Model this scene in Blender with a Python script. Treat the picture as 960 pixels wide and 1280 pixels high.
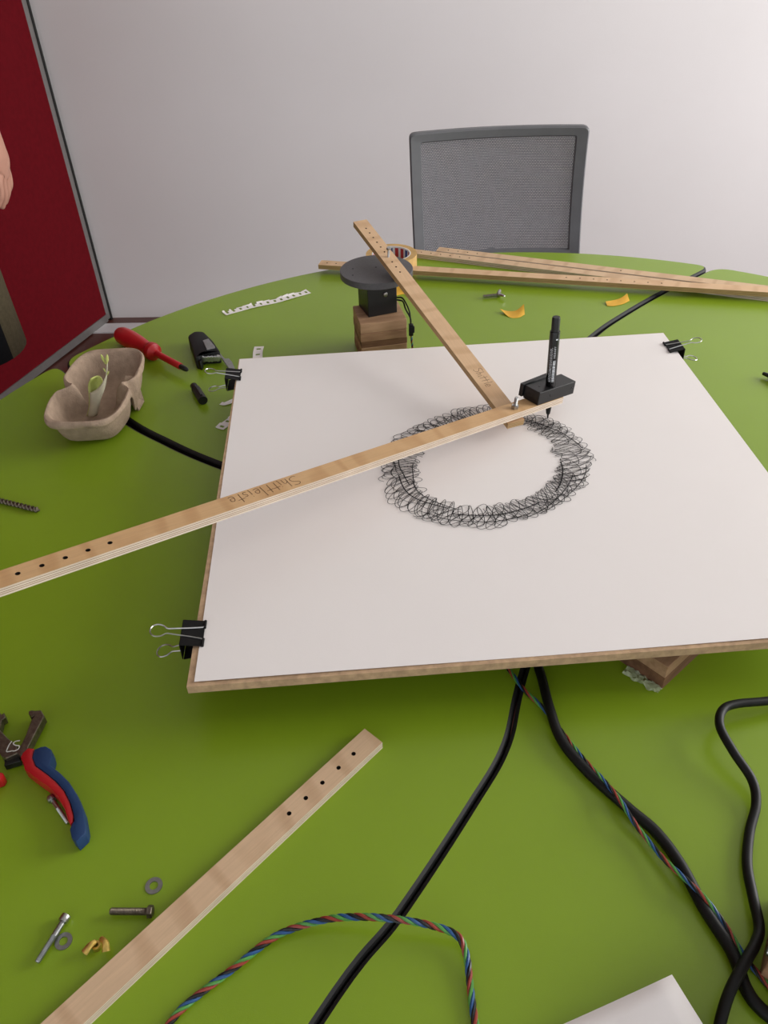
import bpy, bmesh, math, random
from mathutils import Vector, Matrix
random.seed(7)
for o in list(bpy.data.objects): bpy.data.objects.remove(o, do_unlink=True)
scene = bpy.context.scene
COL = scene.collection
PI = math.pi

# ------------------------------------------------------------------ camera
# metres; table top is z = 0, the camera stands over the origin
CAM = Vector((0, 0, 0.66)); FPX = 1000.0
_p, _r = math.radians(39.27), math.radians(-2.24)
_A = Matrix(((1,0,0),(0,-math.sin(_p),-math.cos(_p)),(0,math.cos(_p),-math.sin(_p))))
_B = Matrix(((math.cos(_r),-math.sin(_r),0),(math.sin(_r),math.cos(_r),0),(0,0,1)))
RM = _B @ _A                                   # world -> camera (x right, y down, z forward)
cd = bpy.data.cameras.new('camera'); cam = bpy.data.objects.new('camera', cd); COL.objects.link(cam)
cd.sensor_fit = 'VERTICAL'; cd.sensor_height = 24.0; cd.sensor_width = 18.0
cd.lens = FPX / 1280.0 * 24.0; cd.clip_start = 0.01; cd.clip_end = 60
right, down, fwd = Vector(RM[0]), Vector(RM[1]), Vector(RM[2])
cam.matrix_world = Matrix(((right.x,-down.x,-fwd.x,CAM.x),(right.y,-down.y,-fwd.y,CAM.y),(right.z,-down.z,-fwd.z,CAM.z),(0,0,0,1)))
scene.camera = cam

def _ray(x, y): return RM.transposed() @ Vector(((x-480)/FPX, (y-640)/FPX, 1))
def T(x, y, z=0.0):
    d = _ray(x, y); return CAM + d * ((z-CAM.z)/d.z)      # surveyed point on a level plane
def TY(x, y, Y):
    d = _ray(x, y); return CAM + d * ((Y-CAM.y)/d.y)      # surveyed point on an upright plane

# ------------------------------------------------------------------ light
def lin(c): 
    c = c/255.0
    return c/12.92 if c <= 0.04045 else ((c+0.055)/1.055)**2.4
def rgb(r, g, b): return (lin(r), lin(g), lin(b), 1)
w = bpy.data.worlds.new('world'); scene.world = w; w.use_nodes = True
w.node_tree.nodes['Background'].inputs[0].default_value = (0.93, 0.95, 1.0, 1)
w.node_tree.nodes['Background'].inputs[1].default_value = 0.86
def area(name, loc, target, sx, sy, energy, col=(1,1,1)):
    l = bpy.data.lights.new(name, 'AREA'); l.shape = 'RECTANGLE'; l.size = sx; l.size_y = sy
    l.energy = energy; l.color = col
    o = bpy.data.objects.new(name, l); COL.objects.link(o); o.location = loc
    d = Vector(target)-Vector(loc); o.rotation_euler = d.to_track_quat('-Z', 'Y').to_euler()
    return o
wl_ = area('window_daylight', (3.05, 1.30, 0.92), (0.0, 1.4, 0.3), 1.8, 1.6, 60, (1.0, 0.985, 0.965)); wl_.data.spread = math.radians(158)
vs = scene.view_settings
scene.display_settings.display_device = 'sRGB'
vs.view_transform = 'Standard'; vs.look = 'None'; vs.gamma = 1.0; vs.exposure = 0.48
vs.use_curve_mapping = False

# ------------------------------------------------------------------ materials
def base_mat(name, col, rough=0.5, metal=0.0, spec=0.5):
    m = bpy.data.materials.new(name); m.use_nodes = True
    b = m.node_tree.nodes['Principled BSDF']
    b.inputs['Base Color'].default_value = col; b.inputs['Roughness'].default_value = rough
    b.inputs['Metallic'].default_value = metal; b.inputs['Specular IOR Level'].default_value = spec
    return m, m.node_tree.nodes, m.node_tree.links, b
def mat(name, c, rough=0.5, metal=0.0, spec=0.5, var=0.12, scale=40.0, bump=0.0, bscale=None, stretch=(1,1,1), c2=None, detail=4):
    """colour with procedural noise variation and fine relief"""
    m, n, l, b = base_mat(name, rgb(*c), rough, metal, spec)
    tc = n.new('ShaderNodeTexCoord'); mp = n.new('ShaderNodeMapping'); mp.inputs['Scale'].default_value = stretch
    l.new(tc.outputs['Object'], mp.inputs['Vector'])
    nz = n.new('ShaderNodeTexNoise'); nz.inputs['Scale'].default_value = scale; nz.inputs['Detail'].default_value = detail
    l.new(mp.outputs[0], nz.inputs['Vector'])
    mx = n.new('ShaderNodeMix'); mx.data_type = 'RGBA'
    ca = rgb(*c); cb = rgb(*c2) if c2 else tuple(v*(1-var) for v in ca[:3])+(1,)
    rp = n.new('ShaderNodeValToRGB'); rp.color_ramp.elements[0].position = 0.35; rp.color_ramp.elements[1].position = 0.65
    l.new(nz.outputs['Fac'], rp.inputs['Fac']); l.new(rp.outputs['Color'], mx.inputs['Factor'])
    mx.inputs['A'].default_value = ca; mx.inputs['B'].default_value = cb
    l.new(mx.outputs['Result'], b.inputs['Base Color'])
    if bump:
        n2 = n.new('ShaderNodeTexNoise'); n2.inputs['Scale'].default_value = bscale or scale*6; n2.inputs['Detail'].default_value = 3
        l.new(tc.outputs['Object'], n2.inputs['Vector'])
        bp = n.new('ShaderNodeBump'); bp.inputs['Strength'].default_value = bump; bp.inputs['Distance'].default_value = 0.001
        l.new(n2.outputs['Fac'], bp.inputs['Height']); l.new(bp.outputs[0], b.inputs['Normal'])
    return m
M = {}
M['green'] = mat('green_laminate', (128,157,31), 0.30, 0, 0.5, 0.04, 9, bump=0.06, bscale=900)
M['edge_black'] = mat('black_edging', (20,20,19), 0.6, var=0.3)
M['wall'] = mat('white_paint', (232,229,229), 0.85, 0, 0.2, 0.03, 2.0, bump=0.15, bscale=350)
M['red'] = mat('red_fabric', (104,14,24), 0.9, 0, 0.1, 0.15, 60, bump=0.4, bscale=900)
M['alu'] = mat('aluminium', (150,148,146), 0.4, 0.7, var=0.1, scale=30)
M['white_trim'] = mat('white_trim', (205,203,205), 0.5, var=0.05)
M['floor'] = mat('floor_brown', (92,52,44), 0.35, 0, 0.5, 0.3, 6, bump=0.1)
M['ceiling'] = mat('ceiling_white', (225,224,222), 0.9, var=0.04)
M['paper'] = mat('paper_white', (239,234,231), 0.8, 0, 0.25, 0.015, 6, bump=0.06, bscale=500)
M['ink'] = mat('black_ink', (24,22,24), 0.6, 0, 0.3, 0.3, 200)
M['pencil'] = mat('pencil', (96,66,44), 0.7, 0, 0.3, 0.3, 400)
M['mdf'] = mat('mdf_brown', (200,168,134), 0.75, 0, 0.2, 0.25, 120, bump=0.3)
M['black'] = mat('black_plastic', (19,19,20), 0.42, 0, 0.5, 0.25, 60, bump=0.1, bscale=600)
M['black_matte'] = mat('black_matte', (24,24,25), 0.6, 0, 0.35, 0.25, 60)
M['black_gloss'] = mat('black_gloss', (16,16,17), 0.25, 0, 0.5, 0.2, 60)
M['cable'] = mat('cable_black', (9,9,8), 0.5, 0, 0.3, 0.3, 90)
M['steel'] = mat('steel', (190,190,188), 0.28, 1.0, var=0.15, scale=300)
M['steel_dark'] = mat('steel_dark', (130,120,106), 0.42, 1.0, var=0.35, scale=250, bump=0.1)
M['zinc'] = mat('zinc', (170,172,172), 0.35, 1.0, var=0.2, scale=200)
M['brass'] = mat('brass', (250,215,120), 0.4, 1.0, var=0.35, scale=160)
M['disc'] = mat('grey_disc', (78,77,80), 0.42, 0, 0.5, 0.15, 200, bump=0.2, bscale=900)
M['pulp'] = mat('paper_pulp', (172,150,130), 0.95, 0, 0.1, 0.2, 90, bump=0.9, bscale=420)
M['leaf'] = mat('pale_leaf', (196,200,122), 0.6, 0, 0.3, 0.2, 60, c2=(176,186,96))
M['leaf_white'] = mat('pale_leaf_back', (196,190,164), 0.6, 0, 0.3, 0.12, 60)
M['red_plastic'] = mat('red_plastic', (178,24,30), 0.35, 0, 0.5, 0.15, 40)
M['blue_plastic'] = mat('blue_plastic', (26,56,98), 0.5, 0, 0.4, 0.2, 40)
M['yellow'] = mat('yellow_tape', (232,178,58), 0.5, 0, 0.4, 0.15, 60)
M['tape_roll'] = mat('tape_roll_paper', (206,168,108), 0.7, 0, 0.3, 0.2, 80)
M['tape_red'] = mat('print_red', (180,40,44), 0.5, var=0.1)
M['tape_blue'] = mat('print_blue', (40,70,140), 0.5, var=0.1)
M['tape_white'] = mat('print_white', (225,222,220), 0.5, var=0.1)
M['chair_frame'] = mat('grey_plastic', (104,105,108), 0.45, 0, 0.4, 0.08, 30, bump=0.1)
M['chair_mesh'] = mat('grey_mesh', (112,112,117), 0.6, 0, 0.3, 0.1, 60)
M['seat_fabric'] = mat('dark_fabric', (58,58,62), 0.9, 0, 0.1, 0.2, 120, bump=0.4)
M['skin'] = mat('skin', (188,140,120), 0.55, 0, 0.3, 0.1, 40)
M['olive'] = mat('olive_cloth', (84,76,58), 0.9, 0, 0.1, 0.2, 120, bump=0.3)
M['black_cloth'] = mat('black_cloth', (22,22,24), 0.9, 0, 0.1, 0.2, 120)
M['grey_cloth'] = mat('grey_cloth', (120,122,126), 0.9, 0, 0.1, 0.15, 120)
M['hair'] = mat('hair_brown', (58,42,32), 0.6, 0, 0.3, 0.3, 160)
M['dark_brown'] = mat('mouth', (130,70,64), 0.6, var=0.1)
M['w_red'] = mat('wire_red', (150,58,46), 0.4, var=0.1)
M['w_green'] = mat('wire_green', (84,150,70), 0.4, var=0.1)
M['w_blue'] = mat('wire_blue', (40,84,136), 0.4, var=0.1)
M['w_black'] = mat('wire_black', (20,20,22), 0.4, var=0.1)
M['label_white'] = mat('label_white', (226,230,234), 0.5, var=0.1)
M['chalk'] = mat('white_marker', (190,188,180), 0.7, var=0.1)
M['hole'] = mat('drill_dark', (40,32,26), 0.8, var=0.2)
M['clip'] = mat('clip_black', (13,13,14), 0.6, 0, 0.25, 0.2, 60)

def ply_face(name, c, c2):
    """birch veneer: faint growth bands and fibres along the strip"""
    m, n, l, b = base_mat(name, rgb(*c), 0.55, 0, 0.35)
    tc = n.new('ShaderNodeTexCoord')
    mp = n.new('ShaderNodeMapping'); mp.inputs['Scale'].default_value = (14, 5, 5); mp.inputs['Rotation'].default_value = (0,0,0.5)
    l.new(tc.outputs['Object'], mp.inputs['Vector'])
    wv = n.new('ShaderNodeTexWave'); wv.inputs['Scale'].default_value = 0.55; wv.inputs['Distortion'].default_value = 9; wv.inputs['Detail'].default_value = 3
    wv.inputs['Detail Scale'].default_value = 1.2
    l.new(mp.outputs[0], wv.inputs['Vector'])
    mp2 = n.new('ShaderNodeMapping'); mp2.inputs['Scale'].default_value = (30, 600, 60)
    l.new(tc.outputs['Object'], mp2.inputs['Vector'])
    nz = n.new('ShaderNodeTexNoise'); nz.inputs['Scale'].default_value = 1.0; nz.inputs['Detail'].default_value = 4
    l.new(mp2.outputs[0], nz.inputs['Vector'])
    rp = n.new('ShaderNodeValToRGB'); rp.color_ramp.elements[0].color = rgb(*c2); rp.color_ramp.elements[1].color = rgb(*c)
    rp.color_ramp.elements[0].position = 0.0; rp.color_ramp.elements[1].position = 0.45
    l.new(wv.outputs['Fac'], rp.inputs['Fac'])
    mx = n.new('ShaderNodeMix'); mx.data_type = 'RGBA'; mx.blend_type = 'MULTIPLY'; mx.inputs['Factor'].default_value = 0.25
    l.new(rp.outputs['Color'], mx.inputs['A']); l.new(nz.outputs['Fac'], mx.inputs['B'])
    l.new(mx.outputs['Result'], b.inputs['Base Color'])
    return m
def ply_edge(name, t, light, dark, nl=4):
    """plywood edge: plies stacked through the thickness t (object z from 0 to t)"""
    m, n, l, b = base_mat(name, rgb(*light), 0.7, 0, 0.25)
    tc = n.new('ShaderNodeTexCoord'); sx = n.new('ShaderNodeSeparateXYZ'); l.new(tc.outputs['Object'], sx.inputs[0])
    dv = n.new('ShaderNodeMath'); dv.operation = 'DIVIDE'; dv.inputs[1].default_value = t; l.new(sx.outputs['Z'], dv.inputs[0])
    rp = n.new('ShaderNodeValToRGB'); rp.color_ramp.interpolation = 'CONSTANT'
    els = rp.color_ramp.elements
    els[0].position = 0; els[0].color = rgb(*light); els[1].position = 0.98; els[1].color = rgb(*light)
    for i in range(1, nl):
        p = i/nl; e = els.new(p-0.035); e.color = rgb(*dark); e = els.new(p+0.035)
        e.color = rgb(*(light if i % 2 == 0 else tuple(int(0.88*a+0.12*q) for a, q in zip(light, dark))))
    l.new(dv.outputs[0], rp.inputs['Fac'])
    nz = n.new('ShaderNodeTexNoise'); nz.inputs['Scale'].default_value = 40
    l.new(tc.outputs['Object'], nz.inputs['Vector'])
    mx = n.new('ShaderNodeMix'); mx.data_type = 'RGBA'; mx.blend_type = 'MULTIPLY'; mx.inputs['Factor'].default_value = 0.3
    l.new(rp.outputs['Color'], mx.inputs['A']); l.new(nz.outputs['Fac'], mx.inputs['B']); l.new(mx.outputs['Result'], b.inputs['Base Color'])
    return m
ST = 0.009
M['ply'] = ply_face('birch_face', (226,190,150), (214,176,136))
M['ply_b'] = ply_face('birch_face_warm', (214,174,126), (202,160,112))
M['ply_c'] = ply_face('birch_face_pale', (222,190,154), (208,174,138))
M['ply_edge'] = ply_edge('birch_edge', ST, (232,216,196), (160,128,104), 4)
M['ply_edge_y'] = ply_edge('birch_edge_yellow', ST, (196,164,116), (150,116,80), 4)
M['oak'] = mat('block_wood', (164,128,98), 0.7, 0, 0.25, 0.3, 18, stretch=(1,6,6), c2=(136,102,76), bump=0.2)
M['oak_dark'] = mat('block_wood_dark', (128,92,68), 0.7, 0, 0.25, 0.3, 18, stretch=(1,6,6), c2=(104,74,54), bump=0.2)
M['oak_light'] = mat('block_wood_light', (180,144,112), 0.7, 0, 0.25, 0.3, 18, stretch=(1,6,6), c2=(154,120,90), bump=0.2)
def film():
    m, n, l, b = base_mat('crumpled_film', rgb(196,206,172), 0.35, 0, 0.5)
    tc = n.new('ShaderNodeTexCoord'); nz = n.new('ShaderNodeTexNoise'); nz.inputs['Scale'].default_value = 160; nz.inputs['Detail'].default_value = 3
    l.new(tc.outputs['Object'], nz.inputs['Vector'])
    bp = n.new('ShaderNodeBump'); bp.inputs['Strength'].default_value = 0.9; bp.inputs['Distance'].default_value = 0.003
    l.new(nz.outputs['Fac'], bp.inputs['Height']); l.new(bp.outputs[0], b.inputs['Normal']); b.inputs['Alpha'].default_value = 0.6
    return m
M['film'] = film()
def emit(name, c, s):
    m = bpy.data.materials.new(name); m.use_nodes = True; b = m.node_tree.nodes['Principled BSDF']
    b.inputs['Emission Color'].default_value = rgb(*c); b.inputs['Emission Strength'].default_value = s; return m

# ------------------------------------------------------------------ mesh helpers
class MB:
    def __init__(s): s.v = []; s.f = []; s.mi = []
    def add(s, vs, fs, mi=0):
        o = len(s.v); s.v += [tuple(v) for v in vs]; s.f += [tuple(i+o for i in f) for f in fs]; s.mi += [mi]*len(fs); return s
    def box(s, c, d, mi=0, rz=0.0):
        x, y, z = [k/2 for k in d]; ca, sa = math.cos(rz), math.sin(rz)
        vs = []
        for dz in (-z, z):
            for dx, dy in ((-x,-y),(x,-y),(x,y),(-x,y)):
                vs.append((c[0]+dx*ca-dy*sa, c[1]+dx*sa+dy*ca, c[2]+dz))
        return s.add(vs, [(3,2,1,0),(4,5,6,7),(0,1,5,4),(1,2,6,5),(2,3,7,6),(3,0,4,7)], mi)
    def prism(s, poly, z0, z1, mi=0, bev=0.0, side_mi=None):
        """extrude a plan outline (counter-clockwise); bev rounds the upper edge"""
        n = len(poly); rings = [[(x,y,z0) for x,y in poly]]
        if bev:
            rings.append([(x,y,z1-bev) for x,y in poly])
            rings.append([(x,y,z1-bev*0.3) for x,y in inset(poly, bev*0.3)])
            rings.append([(x,y,z1) for x,y in inset(poly, bev)])
        else: rings.append([(x,y,z1) for x,y in poly])
        vs = [v for r in rings for v in r]; k = len(rings)
        fs = []
        for a in range(k-1):
            for i in range(n):
                j = (i+1) % n; fs.append((a*n+i, a*n+j, (a+1)*n+j, (a+1)*n+i))
        sm = mi if side_mi is None else side_mi
        o = len(s.v); s.add(vs, fs, sm)
        s.f.append(tuple(o+(k-1)*n+i for i in range(n))); s.mi.append(mi)
        s.f.append(tuple(o+i for i in reversed(range(n)))); s.mi.append(sm)
        return s
    def tube(s, pts, r, seg=8, mi=0, cap=True, flat=1.0):
        pts = [Vector(p) for p in pts]; n = len(pts); rr = r if isinstance(r, (list, tuple)) else [r]*n
        t0 = (pts[1]-pts[0]).normalized(); up = Vector((0,0,1)) if abs(t0.z) < 0.9 else Vector((1,0,0))
        u = t0.cross(up).normalized(); vs = []
        for i, p in enumerate(pts):
            t = (pts[min(i+1,n-1)]-pts[max(i-1,0)]).normalized()
            u = (u - t*u.dot(t)).normalized(); w_ = t.cross(u)
            for k in range(seg):
                a = 2*PI*k/seg; vs.append(p + u*math.cos(a)*rr[i] + w_*math.sin(a)*rr[i]*flat)
        fs = [(i*seg+k, i*seg+(k+1)%seg, (i+1)*seg+(k+1)%seg, (i+1)*seg+k) for i in range(n-1) for k in range(seg)]
        if cap: fs += [tuple(reversed(range(seg))), tuple((n-1)*seg+k for k in range(seg))]
        return s.add(vs, fs, mi)
    def lathe(s, prof, seg=20, mi=0, origin=(0,0,0), axis=(0,0,1)):
        """prof: list of (radius, distance along axis)"""
        a = Vector(axis).normalized(); up = Vector((0,0,1)) if abs(a.z) < 0.9 else Vector((1,0,0))
        u = a.cross(up).normalized(); w_ = a.cross(u); O = Vector(origin); vs = []
        for r, h in prof:
            for k in range(seg):
                q = 2*PI*k/seg; vs.append(O + a*h + u*math.cos(q)*r + w_*math.sin(q)*r)
        n = len(prof)
        fs = [(i*seg+k, i*seg+(k+1)%seg, (i+1)*seg+(k+1)%seg, (i+1)*seg+k) for i in range(n-1) for k in range(seg)]
        fs += [tuple(reversed(range(seg))), tuple((n-1)*seg+k for k in range(seg))]
        return s.add(vs, fs, mi)
    def ribbon(s, pts, wd, z=None, mi=0, closed=False):
        """flat drawn stroke lying in the plane it is given in (normal +z)"""
        pts = [Vector(p) for p in pts]; n = len(pts); vs = []
        for i, p in enumerate(pts):
            t = pts[min(i+1,n-1)]-pts[max(i-1,0)]; t.z = 0
            if t.length < 1e-9: t = Vector((1,0,0))
            t.normalize(); q = Vector((-t.y, t.x, 0))*wd*0.5; vs += [p+q, p-q]
        return s.add(vs, [(2*i, 2*i+1, 2*i+3, 2*i+2) for i in range(n-1)], mi)
    def build(s, name, mats, parent=None, smooth=False, bevel=0.0):
        me = bpy.data.meshes.new(name); me.from_pydata(s.v, [], s.f)
        for m in (mats if isinstance(mats, (list, tuple)) else [mats]): me.materials.append(m)
        me.polygons.foreach_set('material_index', s.mi)
        bm = bmesh.new(); bm.from_mesh(me); bmesh.ops.recalc_face_normals(bm, faces=bm.faces); bm.to_mesh(me); bm.free()
        if smooth:
            me.polygons.foreach_set('use_smooth', [True]*len(me.polygons))
            try: me.set_sharp_from_angle(angle=math.radians(38))
            except Exception: pass
        me.update()
        o = bpy.data.objects.new(name, me); COL.objects.link(o)
        if parent: o.parent = parent
        if bevel:
            b = o.modifiers.new('bevel', 'BEVEL'); b.width = bevel; b.segments = 2; b.limit_method = 'ANGLE'
        return o
def inset(poly, d):
    n = len(poly); out = []
    for i in range(n):
        a, b, c = Vector(poly[i-1]), Vector(poly[i]), Vector(poly[(i+1) % n])
        e1, e2 = (b-a), (c-b)
        if e1.length < 1e-9 or e2.length < 1e-9: out.append(tuple(b)); continue
        n1 = Vector((-e1.y, e1.x)).normalized(); n2 = Vector((-e2.y, e2.x)).normalized()
        m = n1+n2; k = m.length_squared
        out.append(tuple(b + (m*(2*d/k) if k > 0.3 else n1*d)))
    return out
def tag(o, label=None, cat=None, group=None, kind=None):
    if label: o['label'] = label
    if cat: o['category'] = cat
    if group: o['group'] = group
    if kind: o['kind'] = kind
    return o
def thing(name, label, cat, loc=(0,0,0), rz=0.0, group=None, rot=None):
    o = bpy.data.objects.new(name, None); COL.objects.link(o); o.location = loc
    o.rotation_euler = rot if rot else (0,0,rz); o.empty_display_size = 0.02
    return tag(o, label, cat, group)
def frame_from(o, origin, xdir, up=Vector((0,0,1))):
    """place an empty at origin with local x along xdir and local z nearest up"""
    x = Vector(xdir).normalized(); y = up.cross(x).normalized(); z = x.cross(y)
    o.matrix_world = Matrix(((x.x,y.x,z.x,origin[0]),(x.y,y.y,z.y,origin[1]),(x.z,y.z,z.z,origin[2]),(0,0,0,1)))
def spline(pts, n=12):
    """Catmull-Rom through points"""
    P = [Vector(p) for p in pts]; P = [2*P[0]-P[1]]+P+[2*P[-1]-P[-2]]; out = []
    for i in range(1, len(P)-2):
        for k in range(n):
            t = k/n; a, b, c, d = P[i-1:i+3]
            out.append(0.5*((2*b)+(c-a)*t+(2*a-5*b+4*c-d)*t*t+(3*b-a-3*c+d)*t**3))
    out.append(P[-2]); return out
def resample(pts, step):
    out = [pts[0].copy()]; acc = 0
    for a, b in zip(pts, pts[1:]):
        L = (b-a).length
        while acc + L >= step and L > 1e-9:
            t = (step-acc)/L; a = a.lerp(b, t); out.append(a.copy()); L = (b-a).length; acc = 0
        acc += L
    return out
def rounded(poly, r, seg=5):
    out = []; n = len(poly)
    for i in range(n):
        a, b, c = Vector(poly[i-1]), Vector(poly[i]), Vector(poly[(i+1) % n])
        d1 = (a-b); d2 = (c-b); q = min(r, d1.length*0.49, d2.length*0.49)
        p1 = b+d1.normalized()*q; p2 = b+d2.normalized()*q
        for k in range(seg+1):
            t = k/seg; out.append(tuple(p1*(1-t)**2+b*2*t*(1-t)+p2*t*t))
    return out

# ------------------------------------------------------------------ the room
FZ = -0.73
tag(MB().box((0.6, 0.9, FZ-0.03), (6.6, 6.2, 0.06)).build('floor', M['floor']), kind='structure')
cor = T(139, 400, FZ)                                   # foot of the corner between red partition and white wall
wdir = Vector((math.cos(math.radians(-3)), math.sin(math.radians(-3)), 0)); wn = Vector((-wdir.y, wdir.x, 0))
def wall_box(p, d, n, length, z0, z1, th):
    """upright slab from p along d, thickness th towards n"""
    mb = MB(); a, b = p, p+d*length; vs = []
    for z in (z0, z1):
        for q in (a, b, b+n*th, a+n*th): vs.append((q.x, q.y, z))
    return mb.add(vs, [(3,2,1,0),(4,5,6,7),(0,1,5,4),(1,2,6,5),(2,3,7,6),(3,0,4,7)])
CZ = 2.0
tag(wall_box(cor-wdir*0.25+wn*0.02, wdir, wn, 4.9, FZ, CZ, 0.1).build('wall_back', M['wall']), kind='structure')
foot2 = T(60, 461, FZ)
rdir = (foot2-cor); rdir.z = 0; rdir.normalize(); rn = Vector((rdir.y, -rdir.x, 0))
if rn.x > 0: rn = -rn
wl = tag(wall_box(cor+rdir*0.022, rdir, rn, 3.6, FZ+0.035, CZ-0.002, 0.06).build('wall_left', M['red']), kind='structure')
def trim(name, mb, m, parent=None): return tag(mb.build(name, m, parent), kind=None if parent else 'structure')
trim('trim_1', wall_box(cor, rdir, rn, 0.022, FZ+0.01, CZ-0.002, 0.062), M['alu'])                      # upright profile at the end
trim('trim_2', wall_box(cor+rdir*0.022-rn*0.004, rdir, rn, 3.6, FZ+0.006, FZ+0.035, 0.068), M['alu'])           # bottom rail
trim('trim_3', wall_box(cor-rdir*0.009-rn*0.003, rdir, rn, 0.009, FZ, CZ-0.002, 0.02), M['edge_black'])   # black gasket
# white strip on the floor in front of the wall
sp = T(117, 417, FZ)
trim('trim_4', wall_box(sp-wdir*0.3, wdir, wn, 1.6, FZ, FZ+0.006, 0.075), M['white_trim'])
tag(MB().box((0.6, 0.9, CZ+0.03), (6.6, 6.2, 0.06)).build('ceiling', M['ceiling']), kind='structure')
# right wall with the window that lights the table
def wall_right():
    mb = MB(); X = 3.2; y0, y1, z0, z1 = 0.42, 2.28, 0.13, 1.77
    mb.box((X, (-2.0+y0)/2, (FZ+CZ)/2), (0.1, y0+2.0, CZ-FZ)).box((X, (y1+3.6)/2, (FZ+CZ)/2), (0.1, 3.6-y1, CZ-FZ))
    mb.box((X, (y0+y1)/2, (FZ+z0)/2), (0.1, y1-y0, z0-FZ)).box((X, (y0+y1)/2, (z1+CZ)/2), (0.1, y1-y0, CZ-z1))
    tag(mb.build('wall_right', M['wall']), kind='structure')
    f = MB()
    for y in (y0+0.03, (y0+y1)/2, y1-0.03): f.box((X, y, (z0+z1)/2), (0.06, 0.06, z1-z0))
    for z in (z0+0.03, z1-0.03): f.box((X, (y0+y1)/2, z), (0.06, y1-y0, 0.06))
    tag(f.build('window_1', M['white_trim']), kind='structure')
wall_right()

# ------------------------------------------------------------------ the round table in four sections
CEN = Vector((0.227, 0.741)); RAD = 0.9305; TH = 0.026
def P2(x, y): q = T(x, y); return Vector((q.x, q.y))
seamA = [P2(86,458), P2(150,520), P2(210,554), P2(275,582), Vector((-0.10,0.848)), Vector((0.06,0.79)), CEN.copy()]        # left
seamB = [P2(890,337), P2(825,367), P2(780,393), P2(745,417), Vector((0.30,1.165)), Vector((0.245,1.0)), CEN.copy()]        # far right
seamC = [Vector((-0.172,0.075)), P2(395,1280), P2(500,1142), P2(590,1006), P2(633,930), P2(655,840), CEN.copy()] # near
seamD = [CEN+Vector((math.cos(math.radians(a))*r, math.sin(math.radians(a))*r)) for a, r in ((328,RAD),(333,0.75),(337,0.6),(340,0.45),(341,0.22))]+[CEN.copy()]
def curve2(ps): return [Vector((p.x, p.y)) for p in spline([(p.x, p.y, 0) for p in ps], 8)]
def onrim(p): 
    d = (p-CEN).normalized(); return CEN+d*RAD
for s_ in (seamA, seamB, seamC): s_[0] = onrim(s_[0])
SA, SB, SC, SD = [curve2(s_) for s_ in (seamA, seamB, seamC, seamD)]
def shift(cv, d):
    out = []
    for i, p in enumerate(cv):
        t = cv[min(i+1,len(cv)-1)]-cv[max(i-1,0)]; t.normalize(); out.append(p+Vector((-t.y, t.x))*d)
    return out
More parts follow.
